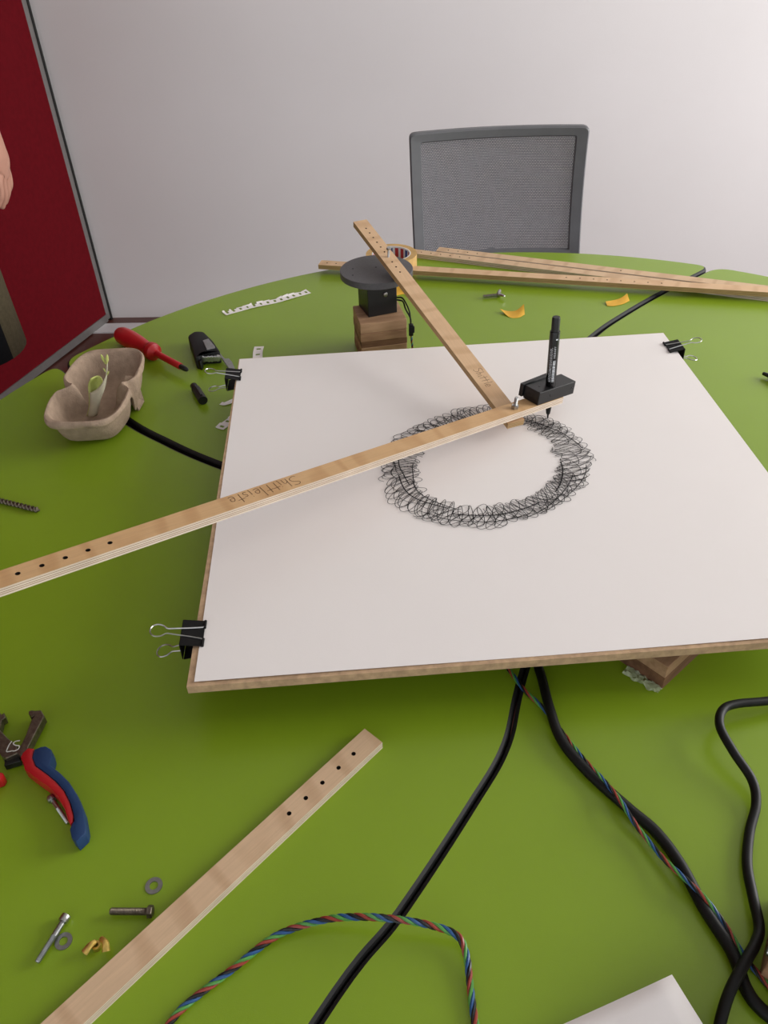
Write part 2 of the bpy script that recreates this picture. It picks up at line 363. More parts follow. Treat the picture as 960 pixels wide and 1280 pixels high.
def section(s0, s1, g0, g1, label, legs):
    """sector running counter-clockwise from seam s0 to seam s1 (each given rim -> centre)"""
    a0 = math.atan2(s0[0].y-CEN.y, s0[0].x-CEN.x); a1 = math.atan2(s1[0].y-CEN.y, s1[0].x-CEN.x)
    while a1 < a0: a1 += 2*PI
    b0 = shift(s0, -0.0+g0*1.0); b1 = shift(s1, -g1)
    # seam s0 walks rim->centre, its left side is clockwise: move to the other side
    b0 = shift(s0, g0); 
    n = 40; arc = [CEN+Vector((math.cos(a0+(a1-a0)*k/n), math.sin(a0+(a1-a0)*k/n)))*RAD for k in range(n+1)]
    # choose the shift sign that goes into the sector
    mid = CEN+Vector((math.cos((a0+a1)/2), math.sin((a0+a1)/2)))*RAD*0.6
    k = len(s0)//2
    if (shift(s0, g0)[k]-mid).length > (shift(s0, -g0)[k]-mid).length: b0 = shift(s0, -g0)
    else: b0 = shift(s0, g0)
    if (shift(s1, g1)[k]-mid).length > (shift(s1, -g1)[k]-mid).length: b1 = shift(s1, -g1)
    else: b1 = shift(s1, g1)
    # rounded corner: cut the rim ends and blend
    rc = 0.035
    def cut(cv, L):
        acc = 0
        for i in range(len(cv)-1):
            d = (cv[i+1]-cv[i]).length
            if acc+d > L: return [cv[i].lerp(cv[i+1], (L-acc)/d)]+cv[i+1:]
            acc += d
    def corner(c, pa, pb): return [pa*(1-t)**2+c*2*t*(1-t)+pb*t*t for t in [k/6 for k in range(1,6)]]
    c0, c1 = b0[0], b1[0]
    b0c, b1c = cut(b0, rc), cut(b1, rc)
    da = rc/RAD
    arc = [CEN+Vector((math.cos(x), math.sin(x)))*RAD for x in [a0+da+(a1-a0-2*da)*k/n for k in range(n+1)]]
    apex = CEN+(mid-CEN).normalized()*0.005
    b0c = [p for p in b0c if (p-CEN).length > 0.03]; b1c = [p for p in b1c if (p-CEN).length > 0.03]+[apex]
    poly = list(reversed(b0c))+corner(c0, b0c[0], arc[0])+arc+corner(c1, arc[-1], b1c[0])+b1c
    clean = [poly[0]]
    for p in poly[1:]:
        if (p-clean[-1]).length > 0.002: clean.append(p)
    if (clean[0]-clean[-1]).length < 0.004: clean.pop()
    pl = [tuple(p) for p in clean]
    if sum(a[0]*b[1]-b[0]*a[1] for a, b in zip(pl, pl[1:]+pl[:1])) < 0: pl.reverse()
    base = CEN+(mid-CEN)
    t = thing('table_section', label, 'table', (base.x, base.y, FZ), 0, 'sections of the round green table')
    loc = [(x-base.x, y-base.y) for x, y in pl]
    inn = inset(loc, 0.0042); H = -FZ
    n_ = len(loc); top = MB(); o = [(x,y,H) for x,y in inn]
    top.add(o, [tuple(range(n_))])
    top.build('top', M['green'], t)
    ed = MB(); vs = [(x,y,H-TH) for x,y in loc]+[(x,y,H-0.0045) for x,y in loc]+[(x,y,H-0.0016) for x,y in inset(loc,0.0014)]+[(x,y,H) for x,y in inn]
    fs = [(r*n_+i, r*n_+(i+1)%n_, (r+1)*n_+(i+1)%n_, (r+1)*n_+i) for r in range(3) for i in range(n_)]+[tuple(reversed(range(n_)))]
    ed.add(vs, fs).build('edging', M['edge_black'], t)
    for (lx, ly) in legs:
        MB().lathe([(0.025,0),(0.025,0.01),(0.021,0.012),(0.021,H-TH)], 16, 0, (lx-base.x, ly-base.y, 0)).build('leg', M['alu'], t, smooth=True)
    return t
section(SB, SA, 0.0022, 0.0048, 'far section of the green round table, before the grey chair', [(-0.25,1.35),(0.35,1.5)])
section(SA, SC, 0.0034, 0.0007, 'left section of the green round table, carrying the pliers and washers', [(-0.5,0.9),(-0.4,0.3)])
section(SC, SD, 0.0007, 0.001, 'nearest section of the green round table, under the twisted wire and loose cables', [(0.1,-0.02),(0.75,0.2)])
section(SD, SB, 0.001, 0.003, 'right section of the green round table, carrying the right side of the drawing board', [(1.0,0.7),(0.8,1.2)])

# ------------------------------------------------------------------ drawing board, paper, drawing
HB = 0.060; BT = 0.0095
pBL, pBR, pTL, pTR = T(243,853,HB), T(1107,787,HB), T(297,450,HB), T(826,415,HB)
ux = (pBR-pBL); PW = 0.673; ux.normalize(); uy = Vector((-ux.y, ux.x, 0)); PD = 0.636
az = math.atan2(ux.y, ux.x)
board = thing('drawing_board', 'brown fibreboard panel under the white drawing sheet, raised above the table', 'board', (pBL.x, pBL.y, 0), az)
MB().prism([(-0.007,-0.0045),(PW-0.003,-0.0045),(PW+0.001,PD+0.0015),(-0.0012,PD+0.0015)], HB-BT-0.0004, HB-0.0004).build('panel', M['mdf'], board)
for x, y in ((0.06,0.52),(0.6,0.52),(0.1,0.2)):
    MB().box((x, y, (HB-BT)/2-0.0002), (0.05,0.05,HB-BT-0.0004)).build('foot', M['oak'], board)
paper = thing('paper_sheet', 'large white sheet with a black scribbled ring, clipped onto the board', 'paper', (pBL.x, pBL.y, HB), az)
def sheet():
    mb = MB(); nx, ny = 28, 26; vs = []
    for j in range(ny+1):
        for i in range(nx+1):
            u, v = i/nx, j/ny
            lift = 0.0012*math.exp(-v*14)*(0.5+0.5*math.sin(u*7+1))
            vs.append((u*PW, v*PD, 0.0002+lift))
    return mb.add(vs, [(j*(nx+1)+i, j*(nx+1)+i+1, (j+1)*(nx+1)+i+1, (j+1)*(nx+1)+i) for j in range(ny) for i in range(nx)])
sh = sheet().build('sheet', M['paper'], paper)
so = sh.modifiers.new('thick', 'SOLIDIFY'); so.thickness = 0.0004; so.offset = -1
# the scribbled ring
def P(x, y): 
    q = T(x, y, HB)-Vector((pBL.x, pBL.y, HB)); return Vector((q.dot(ux), q.dot(uy), 0))
ring_px_out = [(473,590),(487,632),(540,655),(600,663),(660,655),(712,630),(746,583),(728,548),(690,522),(640,508),(590,510),(540,522),(497,545)]
ring_px_in = [(527,588),(537,613),(570,627),(610,630),(650,622),(684,598),(691,570),(676,548),(650,535),(618,532),(585,537),(556,550),(535,568)]
ro = [P(*p) for p in ring_px_out]; ri = [P(*p) for p in ring_px_in]
RC = sum((a for a in ro+ri), Vector())/(len(ro)+len(ri))
def polar(ps):
    d = sorted(((math.atan2(p.y-RC.y, p.x-RC.x), (p-RC).length) for p in ps))
    def f(a):
        a = (a+PI) % (2*PI)-PI
        e = [(d[-1][0]-2*PI, d[-1][1])]+d+[(d[0][0]+2*PI, d[0][1])]
        for (a0,r0),(a1,r1) in zip(e, e[1:]):
            if a0 <= a <= a1:
                t = (a-a0)/(a1-a0); t = t*t*(3-2*t); return r0*(1-t)+r1*t
        return d[0][1]
    return f
fo, fi = polar(ro), polar(ri)
ink = MB(); zi = 0.0016
def coil(k, lo, hi, b, ph, jit, wd, a0=0.0, a1=2*PI, tilt=0.0):
    pts = []; N = int(k*26*(a1-a0)/(2*PI)); am = 1.0; an = 1.0; la = 0
    for i in range(N+1):
        f = a0+(a1-a0)*i/N; c = k*f+ph
        if int(c/(2*PI)) != la: la = int(c/(2*PI)); an = 1-jit*random.random()
        am += (an-am)*0.12
        env = 0.90+0.10*math.sin(3*f+ph)*math.sin(5.3*f+2*ph)
        r0, r1 = fi(f), fo(f); mid = (r0+r1)/2+(r1-r0)*(lo+hi-1)/2; h = (r1-r0)/2*(hi-lo)
        r = mid+h*am*env*math.cos(c); ff = f+b*math.sin(c)+tilt*math.cos(c)
        pts.append(Vector((RC.x+r*math.cos(ff), RC.y+r*math.sin(ff), zi)))
    ink.ribbon(pts, wd)
random.seed(21)
coil(58, 0.0, 1.02, 0.05, 0.0, 0.35, 0.0008, tilt=0.05)
coil(30, -0.04, 0.8, 0.11, 1.3, 0.45, 0.00075, tilt=-0.06)
for q in range(11):                                   # overlapping bundles of loops
    a0 = q*2*PI/11+random.uniform(-0.12,0.12); ln = random.uniform(0.35,0.75)
    lo = random.choice((-0.04,0.0,0.1,0.25)); hi = random.choice((0.85,0.95,1.04,1.1)) if lo < 0.2 else 1.1
    coil(random.uniform(60,100), lo, hi, random.uniform(0.03,0.085), random.uniform(0,6), 0.35, random.choice((0.0007,0.0008,0.0009)), a0, a0+ln, tilt=random.uniform(-0.13,0.16))
for q in range(9):                                    # long stray strokes within the band
    a0 = random.uniform(0,2*PI); pts = []; ln = random.uniform(0.3,0.8); q0, q1 = random.uniform(0,1), random.uniform(0,1)
    for i in range(25):
        f = a0+ln*i/24; k = q0+(q1-q0)*i/24+0.06*math.sin(i*0.6); r = fi(f)*(1-k)+fo(f)*k
        pts.append(Vector((RC.x+r*math.cos(f), RC.y+r*math.sin(f), zi)))
    ink.ribbon(pts, 0.0008)
for a0, a1, q0, q1, wd in ((3.3,4.1,0.55,0.35,0.0016),(4.2,5.2,0.5,0.45,0.0016),(4.9,5.9,0.8,0.5,0.0012),(5.5,6.15,0.45,0.15,0.0018),(0.1,0.9,0.8,0.35,0.0016),(0.6,1.25,0.5,0.4,0.0014),(2.7,3.5,0.7,0.35,0.0014),(3.1,4.2,0.2,0.3,0.0012),(3.9,5.0,0.75,0.7,0.0011),(5.1,6.1,0.8,0.75,0.001)):
    pts = []
    for i in range(41):
        f = a0+(a1-a0)*i/40; q = q0+(q1-q0)*i/40; r = fi(f)*(1-q)+fo(f)*q
        pts.append(Vector((RC.x+r*math.cos(f), RC.y+r*math.sin(f), zi+0.0001)))
    ink.ribbon(pts, wd)
tag(ink.build('ink_ring', M['ink'], paper), 'scribbled black ring of looping pen lines')

# supporting wood block seen below the front edge
f0 = T(827,862); fl = (T(767,826)-f0).normalized(); fr = (T(880,812)-f0).normalized()
sb = thing('wooden_block', 'glued wooden block under the front edge of the drawing board', 'block', (f0.x, f0.y, 0), math.atan2(fr.y, fr.x))
ang = 1 if fr.cross(fl).z > 0 else -1
MB().box((0.037, ang*0.04, 0.0085), (0.074, 0.08, 0.017)).build('layer', M['oak_dark'], sb, bevel=0.0006)
MB().box((0.037, ang*0.04, 0.0255), (0.0735, 0.0795, 0.0168)).build('layer', M['oak_light'], sb, bevel=0.0006)
MB().box((0.05, ang*0.052, 0.0418), (0.045, 0.05, 0.0155)).build('layer', M['oak'], sb)
def film_patch(origin, d, n, L, W, seed):
    random.seed(seed); mb = MB(); nx, ny = 14, 5; vs = []
    for j in range(ny+1):
        for i in range(nx+1):
            u = i/nx*L; v = j/ny*W*(0.7+0.3*random.random() if j == ny else 1.0)
            z = 0.0008+random.random()*0.004*(1 if j < ny else 0.2)
            vs.append(origin+d*u+n*v+Vector((0,0,z)))
    return mb.add(vs, [(j*(nx+1)+i, j*(nx+1)+i+1, (j+1)*(nx+1)+i+1, (j+1)*(nx+1)+i) for j in range(ny) for i in range(nx)])
def to_local(mbld, root):
    inv = Matrix.Translation(root.location) @ root.rotation_euler.to_matrix().to_4x4(); inv = inv.inverted()
    mbld.v = [tuple(inv @ Vector(v)) for v in mbld.v]; return mbld
out_n = Vector((fl.y, -fl.x, 0)); 
if out_n.y > 0: out_n = -out_n
tag(to_local(film_patch(f0+fr*0.002, fl, out_n, 0.040, 0.013, 3), sb).build('tape_scrap', M['film'], sb, smooth=True), 'crumpled translucent adhesive film')
tag(to_local(film_patch(f0+fl*0.06, fl, out_n, 0.03, 0.008, 4), sb).build('tape_scrap', M['film'], sb, smooth=True), 'crumpled translucent adhesive film')

# ------------------------------------------------------------------ binder clips
def clip(label, px, py, along, inward, Wd):
    """along: direction of the board edge, inward: towards the board, Wd: clip length along the edge"""
    o = T(px, py, HB)
    c = thing('binder_clip', label, 'clip', (o.x, o.y, 0), math.atan2(inward.y, inward.x), 'binder clips on the drawing board')
    h = Wd/2; D = 0.0215; zt = HB+0.0006; zb = HB-BT-0.0012; x0 = -0.012
    body = MB()
    th = 0.0008; zs = (zt+0.0045, zb-0.0045)
    def plate(xa, za, xb, zb_):
        n = Vector((-(zb_-za), 0, xb-xa)).normalized()*th
        vs = []
        for y in (-h, h):
            for (x, z) in ((xa,za),(xb,zb_),(xb+n.x,zb_+n.z),(xa+n.x,za+n.z)): vs.append((x,y,z))
        body.add(vs, [(0,1,2,3),(7,6,5,4),(0,4,5,1),(1,5,6,2),(2,6,7,3),(3,7,4,0)])
    plate(x0, zs[0], D+x0, zt+0.0004)           # upper jaw
    plate(D+x0, zb-0.0010, x0, zs[1])           # lower jaw
    plate(x0-0.0004, zs[1], x0, zs[0]+0.0005)   # spine
    body.build('body', M['clip'], c)
    for sgn, z in ((1, zt+0.0012), (-1, zb-0.0018)):    # rolled lips
        lp = MB()
        lp.tube([(D+x0, -h, z), (D+x0, -h*0.42, z)], 0.0015, 8).tube([(D+x0, h*0.42, z), (D+x0, h, z)], 0.0015, 8)
        lp.build('lip', M['clip'], c, smooth=True)
    for sgn in (1, -1):
        zz = (zt+0.0016) if sgn > 0 else (zb-0.0020); zo = zs[0]+0.008 if sgn > 0 else zs[1]-0.006
        def q(x, y): 
            t = (D+x0-x)/0.05; return (x, y, zz+(zo-zz)*t*0.9)
        pts = [q(D+x0, h*0.55), q(D+x0-0.004, h*0.42), q(x0-0.008, h*0.22), q(x0-0.014, h*0.2), q(x0-0.019, h*0.42), q(x0-0.025, h*0.45), q(x0-0.0295, h*0.2),
               q(x0-0.0295, -h*0.2), q(x0-0.025, -h*0.45), q(x0-0.019, -h*0.42), q(x0-0.014, -h*0.2), q(x0-0.008, -h*0.22), q(D+x0-0.004, -h*0.42), q(D+x0, -h*0.55)]
        MB().tube(spline(pts, 5), 0.0008, 6).build('handle', M['steel'], c, smooth=True)
    return c
clip('black binder clip on the left edge near the front corner, largest of the three clips', 243.5, 794, uy, ux, 0.034)
clip('black binder clip at the far left corner, beside the black multi-tool', 293, 470, uy, ux, 0.032)
clip('black binder clip at the far right corner of the white sheet', 841, 435, uy, -ux, 0.032)

# ------------------------------------------------------------------ plywood strips
def strip(name, label, origin, xdir, L, W=0.0245, holes=(), face='ply', edge='ply_edge', up=Vector((0,0,1)), hr=0.0022, group='drilled plywood strips', hy=0.0):
    """local x along the strip, y from 0 to W (left of x), z 0..ST"""
    t = thing(name, label, 'strip', group=group); frame_from(t, origin, xdir, up)
    mb = MB(); hs = sorted(holes); cell = 0.008; K = 16
    xs = [0.0]
    for z, nz in ((0, -1), (ST, 1)):
        x = 0.0
        for hx in hs+[None]:
            xe = hx-cell/2 if hx is not None else L
            if xe > x: mb.add([(x,0,z),(xe,0,z),(xe,W,z),(x,W,z)], [(0,1,2,3)], 0)
            if hx is None: break
            cy = W/2+hy
            a, b = cy-cell/2, cy+cell/2
            x0, x1 = hx-cell/2, hx+cell/2
            mb.add([(x0,0,z),(x1,0,z),(x1,a,z),(x0,a,z)], [(0,1,2,3)], 0); mb.add([(x0,b,z),(x1,b,z),(x1,W,z),(x0,W,z)], [(0,1,2,3)], 0)
            sq, ci = [], []
            for k in range(K):
                an = 2*PI*k/K; c, s = math.cos(an), math.sin(an); m_ = max(abs(c), abs(s))
                sq.append((hx+c/m_*cell/2, cy+s/m_*cell/2, z)); ci.append((hx+c*hr, cy+s*hr, z))
            mb.add(sq+ci, [(k, (k+1)%K, K+(k+1)%K, K+k) for k in range(K)], 0)
            x = x1
    for hx in hs:
        cy = W/2+hy
        vs = [(hx+math.cos(2*PI*k/K)*hr, cy+math.sin(2*PI*k/K)*hr, z) for z in (0, ST) for k in range(K)]
        mb.add(vs, [(k, (k+1)%K, K+(k+1)%K, K+k) for k in range(K)], 2)
    mb.add([(0,0,0),(L,0,0),(L,0,ST),(0,0,ST)], [(0,1,2,3)], 1); mb.add([(0,W,0),(L,W,0),(L,W,ST),(0,W,ST)], [(3,2,1,0)], 1)
    mb.add([(0,0,0),(0,W,0),(0,W,ST),(0,0,ST)], [(3,2,1,0)], 1); mb.add([(L,0,0),(L,W,0),(L,W,ST),(L,0,ST)], [(0,1,2,3)], 1)
    o = mb.build('bar', [M[face], M[edge], M['hole']], t)
    bm = bmesh.new(); bm.from_mesh(o.data); bmesh.ops.remove_doubles(bm, verts=bm.verts, dist=1e-6); bmesh.ops.recalc_face_normals(bm, faces=bm.faces); bm.to_mesh(o.data); bm.free()
    return t
def hexbolt(name, label, loc, axis, shank, r, head_h, head_r, m, nut=None, group=None, cat='bolt', parent_mats=None):
    """axis points from the head towards the thread end"""
    t = thing(name, label, cat, group=group)
    z = Vector(axis).normalized(); x = z.orthogonal().normalized(); y = z.cross(x)
    t.matrix_world = Matrix(((x.x,y.x,z.x,loc[0]),(x.y,y.y,z.y,loc[1]),(x.z,y.z,z.z,loc[2]),(0,0,0,1)))
    hd = MB(); hd.lathe([(head_r*0.9,0),(head_r,head_h*0.15),(head_r,head_h)], 6); hd.build('head', m, t)
    sh_ = MB(); prof = []; p = 0.0009
    n = int(shank/p)
    for i in range(n): prof += [(r, head_h+i*p), (r*0.88, head_h+(i+0.5)*p)]
    prof += [(r*0.8, head_h+shank)]
    sh_.lathe(prof, 12).build('shank', m, t)
    if nut is not None:
        MB().lathe([(head_r*0.95,nut),(head_r,nut+0.0005),(head_r,nut+0.0042),(head_r*0.9,nut+0.0048)], 6).build('nut', m, t)
    return t

# long arm (B): from beyond the left frame edge down to the pen
bP0, bP1 = Vector((-0.342,0.525,0.181)), Vector((0.116,0.861,0.108))       # far upper edge, surveyed
bd = (bP1-bP0).normalized(); bn = Vector((bd.y, -bd.x, 0)).normalized()
bz_ = bn.cross(bd); bz_ = bz_ if bz_.z > 0 else -bz_
def on_b(px, z_at=None):
    # distance along the far upper edge where it projects to image column px
    best = None
    for i in range(-300, 1100):
        s = i*0.001; q = bP0+bd*s; c = RM @ (q-CAM)
        if c.z > 0.05:
            x = c.x/c.z*FPX+480
            if best is None or abs(x-px) < best[0]: best = (abs(x-px), s)
    return best[1]
sEnd = on_b(688); sStart = -0.20
BORG = bP0+bd*sStart+bn*0.0245-bz_*ST                        # local y runs from near edge to far edge
BL_ = sEnd-sStart
holesB = [on_b(x)-sStart for x in (25-9, 55-9, 85-9, 113-9, 140-9)]
armB = strip('linkage_bar', 'long plywood arm crossing the sheet from the left, pencilled writing, carrying the marker', BORG, bd, BL_, holes=holesB, face='ply_b', edge='ply_edge', hr=0.0024)
STROKES = { # cursive pencil letters in a unit box (x right, y up)
 'S': [[(0.55,0.95),(0.2,0.98),(0.05,0.75),(0.45,0.5),(0.5,0.2),(0.2,0.02),(0.0,0.1)]],
 'h': [[(0.1,1.0),(0.05,0.0)],[(0.05,0.35),(0.25,0.5),(0.35,0.4),(0.35,0.0)]],
 'i': [[(0.1,0.5),(0.12,0.0),(0.2,0.0)],[(0.12,0.7),(0.15,0.74)]],
 't': [[(0.15,0.95),(0.1,0.0)],[(-0.1,0.6),(0.4,0.64)]],
 'l': [[(0.1,1.1),(0.1,0.0)]],
 'e': [[(0.0,0.25),(0.3,0.3),(0.28,0.52),(0.1,0.55),(0.0,0.25),(0.1,0.02),(0.35,0.08)]],
 's': [[(0.3,0.5),(0.1,0.5),(0.08,0.32),(0.26,0.22),(0.2,0.02),(0.0,0.05)]],
 'L': [[(0.35,1.0),(0.1,0.05),(0.62,0.12)]],
}
ADV = {'S':0.68,'h':0.5,'i':0.33,'t':0.5,'l':0.3,'e':0.5,'s':0.45,'L':0.72}
def write(parent, text, x, y, size, rot, wd, z, m, name='pencil_writing', jit=0.0):
    mb = MB(); cx = 0.0; ca, sa = math.cos(rot), math.sin(rot)
    for ch in text:
        for st in STROKES[ch]:
            pts = []
            for (a, b) in (st if len(st) < 3 else [(p.x, p.y) for p in spline([(u,v,0) for u,v in st], 4)]):
                X, Y = (cx+a)*size, b*size; pts.append(Vector((x+X*ca-Y*sa, y+X*sa+Y*ca, z)))
            mb.ribbon(pts, wd)
        cx += ADV[ch]
    return mb.build(name, m, parent)
sW = on_b(366)-sStart
tag(write(armB, 'Shittleiste', sW, 0.0215, 0.0165, PI, 0.0007, ST+0.00015, M['pencil']), 'upside-down pencilled handwriting')

# motor unit at the back: block, housing, disc
mk = 130/960
def K(px, py, z): return T(410+px*mk, 300+py*mk, z)
BH = 0.07
a_, b_, c_, d_ = K(330,775,BH), K(745,745,BH), K(640,600,BH), K(165,610,BH)
ex = (b_-a_); W1 = ex.length; ex.normalize(); D1 = 0.072
mang = math.radians(10)
wb = thing('wooden_block', 'layered brown wooden block standing under the black motor housing', 'block', (a_.x, a_.y, 0), mang)
# shear of the surveyed corner is small: build it square
lay = [(0.0,0.014,'oak'),(0.0142,0.026,'oak_light'),(0.0262,0.037,'oak_dark'),(0.0372,0.052,'oak'),(0.0522,BH,'oak_light')]
for i, (z0, z1, m) in enumerate(lay):
    j = 0.0006*((i*7) % 3-1)
    MB().box((W1/2+j-0.004, D1/2+j, (z0+z1)/2), (W1+0.004, D1, z1-z0)).build('layer', M[m], wb, bevel=0.0008)
m0, m1, m2 = K(375,718,BH), K(637,668,BH), K(275,600,BH)
mx_ = (m1-m0).normalized(); ms = 0.051; mo = thing('motor', 'black boxy motor housing carrying the grey round disc, on the wooden block', 'motor', (m0.x, m0.y, BH), math.atan2(mx_.y, mx_.x))
DZ = 0.140; DT = 0.0105; HH = DZ-DT-BH-0.002
hsg = MB().box((ms/2, ms/2, HH/2), (ms, ms, HH)).build('housing', M['black'], mo, bevel=0.0012)
MB().lathe([(0.0036,0),(0.0040,0.0006),(0.0034,0.0018),(0.0016,0.0022)], 16, 0, (ms*0.60, -0.0002, HH*0.62), (0,-1,0)).build('screw', M['steel'], hsg, smooth=True)
MB().lathe([(0.004,0),(0.004,0.0006)], 16, 0, (-0.0002, ms*0.55, HH*0.72), (-1,0,0)).build('port', M['black_gloss'], hsg)
dsc = MB(); DR = 0.0598
prof = [(DR-0.0006,0),(DR,0.0006),(DR,DT-0.0006),(DR-0.0006,DT)]
dsc.lathe(prof, 72, 0, (ms/2, ms/2, HH+0.002)); dob = dsc.build('disc', M['disc'], mo, smooth=True)
MB().lathe([(0.012,0),(0.012,0.0022)], 20, 0, (ms/2, ms/2, HH)).build('hub', M['steel_dark'], mo)
mang2 = math.atan2(mx_.y, mx_.x)
def mloc(x, y, z):          # world point -> motor local
    v = Vector((x-m0.x, y-m0.y, 0)); c, s = math.cos(-mang2), math.sin(-mang2)
    return (v.x*c-v.y*s, v.x*s+v.y*c, z-BH)
for (px, py) in ((441,336),(441,344),(470,334)):
    q = T(px, py, DZ); MB().lathe([(0.0016,0),(0.0016,0.0002)], 10, 0, mloc(q.x, q.y, DZ)).build('drill_hole', M['black_matte'], dob)
# motor leads with plug
lead = MB()
for dx, dz in ((0.0,0.0),(0.003,-0.004)):
    A0 = K(632,545,BH+0.02)
    pts = [TY(410+632*mk,300+530*mk,a_.y+0.045)+Vector((0,0,dz)), TY(410+690*mk,300+(540+dx*9000)*mk,a_.y+0.03), TY(410+(745-dx*9000)*mk,300+640*mk,a_.y+0.012), TY(410+760*mk,300+720*mk,a_.y+0.006), TY(410+765*mk,300+790*mk,a_.y+0.004)]
    lead.tube(spline(pts, 8), 0.0014, 6)
ml = thing('motor_lead', 'thin black motor leads with a plug beside the layered wooden block', 'cable', (b_.x+0.006, b_.y, 0))
def rel(mb, root): mb.v = [tuple(Vector(v)-root.location) for v in mb.v]; return mb
rel(lead, ml).build('lead', M['cable'], ml, smooth=True)
pg0, pg1 = TY(410+765*mk,300+770*mk,a_.y+0.004), TY(410+768*mk,300+885*mk,a_.y+0.004)
pc = (pg0+pg1)/2
rel(MB().box(pc, (0.0075,0.006,abs(pg0.z-pg1.z)*0.92)), ml).build('plug', M['black'], ml, bevel=0.001)
rel(MB().box(pc+Vector((0.001,-0.001,0.001)), (0.0095,0.0055,abs(pg0.z-pg1.z)*0.5)), ml).build('plug_clip', M['black_matte'], ml, bevel=0.001)
def twisted(path, r, pitch, parent, cols=('w_red','w_black','w_blue','w_green'), name='strand', step=0.0022, seg=6):
    pts = resample(path, step); n = len(pts); ss = []; 
    for c, m in enumerate(cols):
        vs = []; u = None
        for i, p in enumerate(pts):
            t = (pts[min(i+1,n-1)]-pts[max(i-1,0)]).normalized()
            if u is None: u = t.cross(Vector((0,0,1))).normalized()
            u = (u-t*u.dot(t)).normalized(); w_ = t.cross(u); a = 2*PI*(i*step/pitch)+2*PI*c/len(cols)
            vs.append(p+u*math.cos(a)*r+w_*math.sin(a)*r)
        o = rel(MB().tube(vs, r*0.82, seg), parent).build(name, M[m], parent, smooth=True); ss.append(o)
    return ss
twisted(spline([pg1+Vector((0,0,0.002)), pg1+Vector((0.001,0.001,-0.012)), Vector((pg1.x+0.003,pg1.y+0.004,0.012)), Vector((pg1.x+0.004,pg1.y-0.02,0.0035))], 8), 0.0011, 0.012, ml)

# short arm (A): from the disc down to the joint
jB = on_b(634)                                            # joint along B (far edge)
jP = bP0+bd*jB+bn*0.0125-bz_*ST                            # centre, underside of B
boltD = T(485.5, 321, DZ+ST+0.0125)                               # screw on the disc
aEnd = jP+Vector((0,0,-0.0040)); adir = (aEnd-boltD).normalized()
an_ = Vector((adir.y, -adir.x, 0)).normalized(); aup = an_.cross(adir); aup = aup if aup.z > 0 else -aup
tipq = T(454.5, 285, DZ+ST+0.020)
La0 = (Vector((tipq.x,tipq.y,0))-Vector((boltD.x,boltD.y,0))).length
LA = La0+(aEnd-boltD).length+0.010
AORG = boltD-adir*La0+an_*0.0125-aup*ST
hA = [La0-0.0155*i for i in range(1, 7)]+[La0+0.0155*i for i in range(1, 4)]
hA = [h for h in hA if h > 0.006]
armA = strip('linkage_bar', 'short sloping plywood arm from the grey disc down to the marker joint', AORG, adir, LA, holes=hA, face='ply', edge='ply_edge_y', hr=0.0016)
tag(write(armA, 'Shittle', LA-0.115, 0.008, 0.0125, 0.0, 0.0006, ST+0.00015, M['pencil']), 'faint pencilled handwriting')
hexbolt('disc_bolt', 'small silver bolt standing up through the short arm on the grey disc', boltD+aup*0.0165, -aup, 0.0155, 0.0019, 0.003, 0.0042, M['steel'], group='arm bolts')
jT = bP0+bd*jB+bn*0.0135
hexbolt('joint_bolt', 'silver bolt end with nut joining the two plywood arms beside the pen holder', jT-bz_*(2*ST+0.0055), bz_, 2*ST+0.0195, 0.0026, 0.0022, 0.0052, M['steel'], nut=2*ST+0.0057, group='arm bolts')

# pen holder and marker
tip = T(684.5, 523, HB+0.0007)
hold = thing('pen_holder', 'black printed block clamping the marker on the end of the long arm', 'pen holder')
e1 = T(655,486,0.089)
hx = bd.copy()
def on_near(px):
    best = None
    for i in range(0, 1100):
        q = bP0+bd*(i*0.001)+bn*0.0245; c = RM @ (q-CAM); x = c.x/c.z*FPX+480
        if best is None or abs(x-px) < best[0]: best = (abs(x-px), i*0.001)
    return best[1]
hl0 = on_near(672.5); HO = bP0+bd*hl0+bn*0.0240+bz_*0.0002
frame_from(hold, HO, bd, bz_)
HL, HW, HHt = on_near(717)-hl0, 0.027, 0.0185
hbk = MB().box((HL/2, HW/2, HHt/2), (HL, HW, HHt)).build('block', M['black'], hold, bevel=0.0008)
MB().add([(-0.003,HW+0.0,0.002),(HL*0.8,HW,0.002),(HL*0.8,HW,HHt+0.005),(-0.003,HW,HHt+0.001),(-0.003,HW+0.006,0.002),(HL*0.8,HW+0.006,0.002),(HL*0.8,HW+0.006,HHt+0.005),(-0.003,HW+0.006,HHt+0.001)],
  [(0,1,2,3),(7,6,5,4),(0,4,5,1),(1,5,6,2),(2,6,7,3),(3,7,4,0)]).build('clamp_plate', M['black'], hold, bevel=0.0005)
for x in (HL*0.32, HL*0.92): MB().lathe([(0.0017,0),(0.0017,0.0004)], 12, 0, (x, 0.0001, HHt*0.52), (0,-1,0)).build('screw_hole', M['black_gloss'], hbk)
MB().lathe([(0.0017,0),(0.0017,0.0003)], 12, 0, (HL*0.2, HW*0.55, HHt+0.00005)).build('screw_hole', M['black_gloss'], hbk)
top = T(695.5, 396, 0.185)
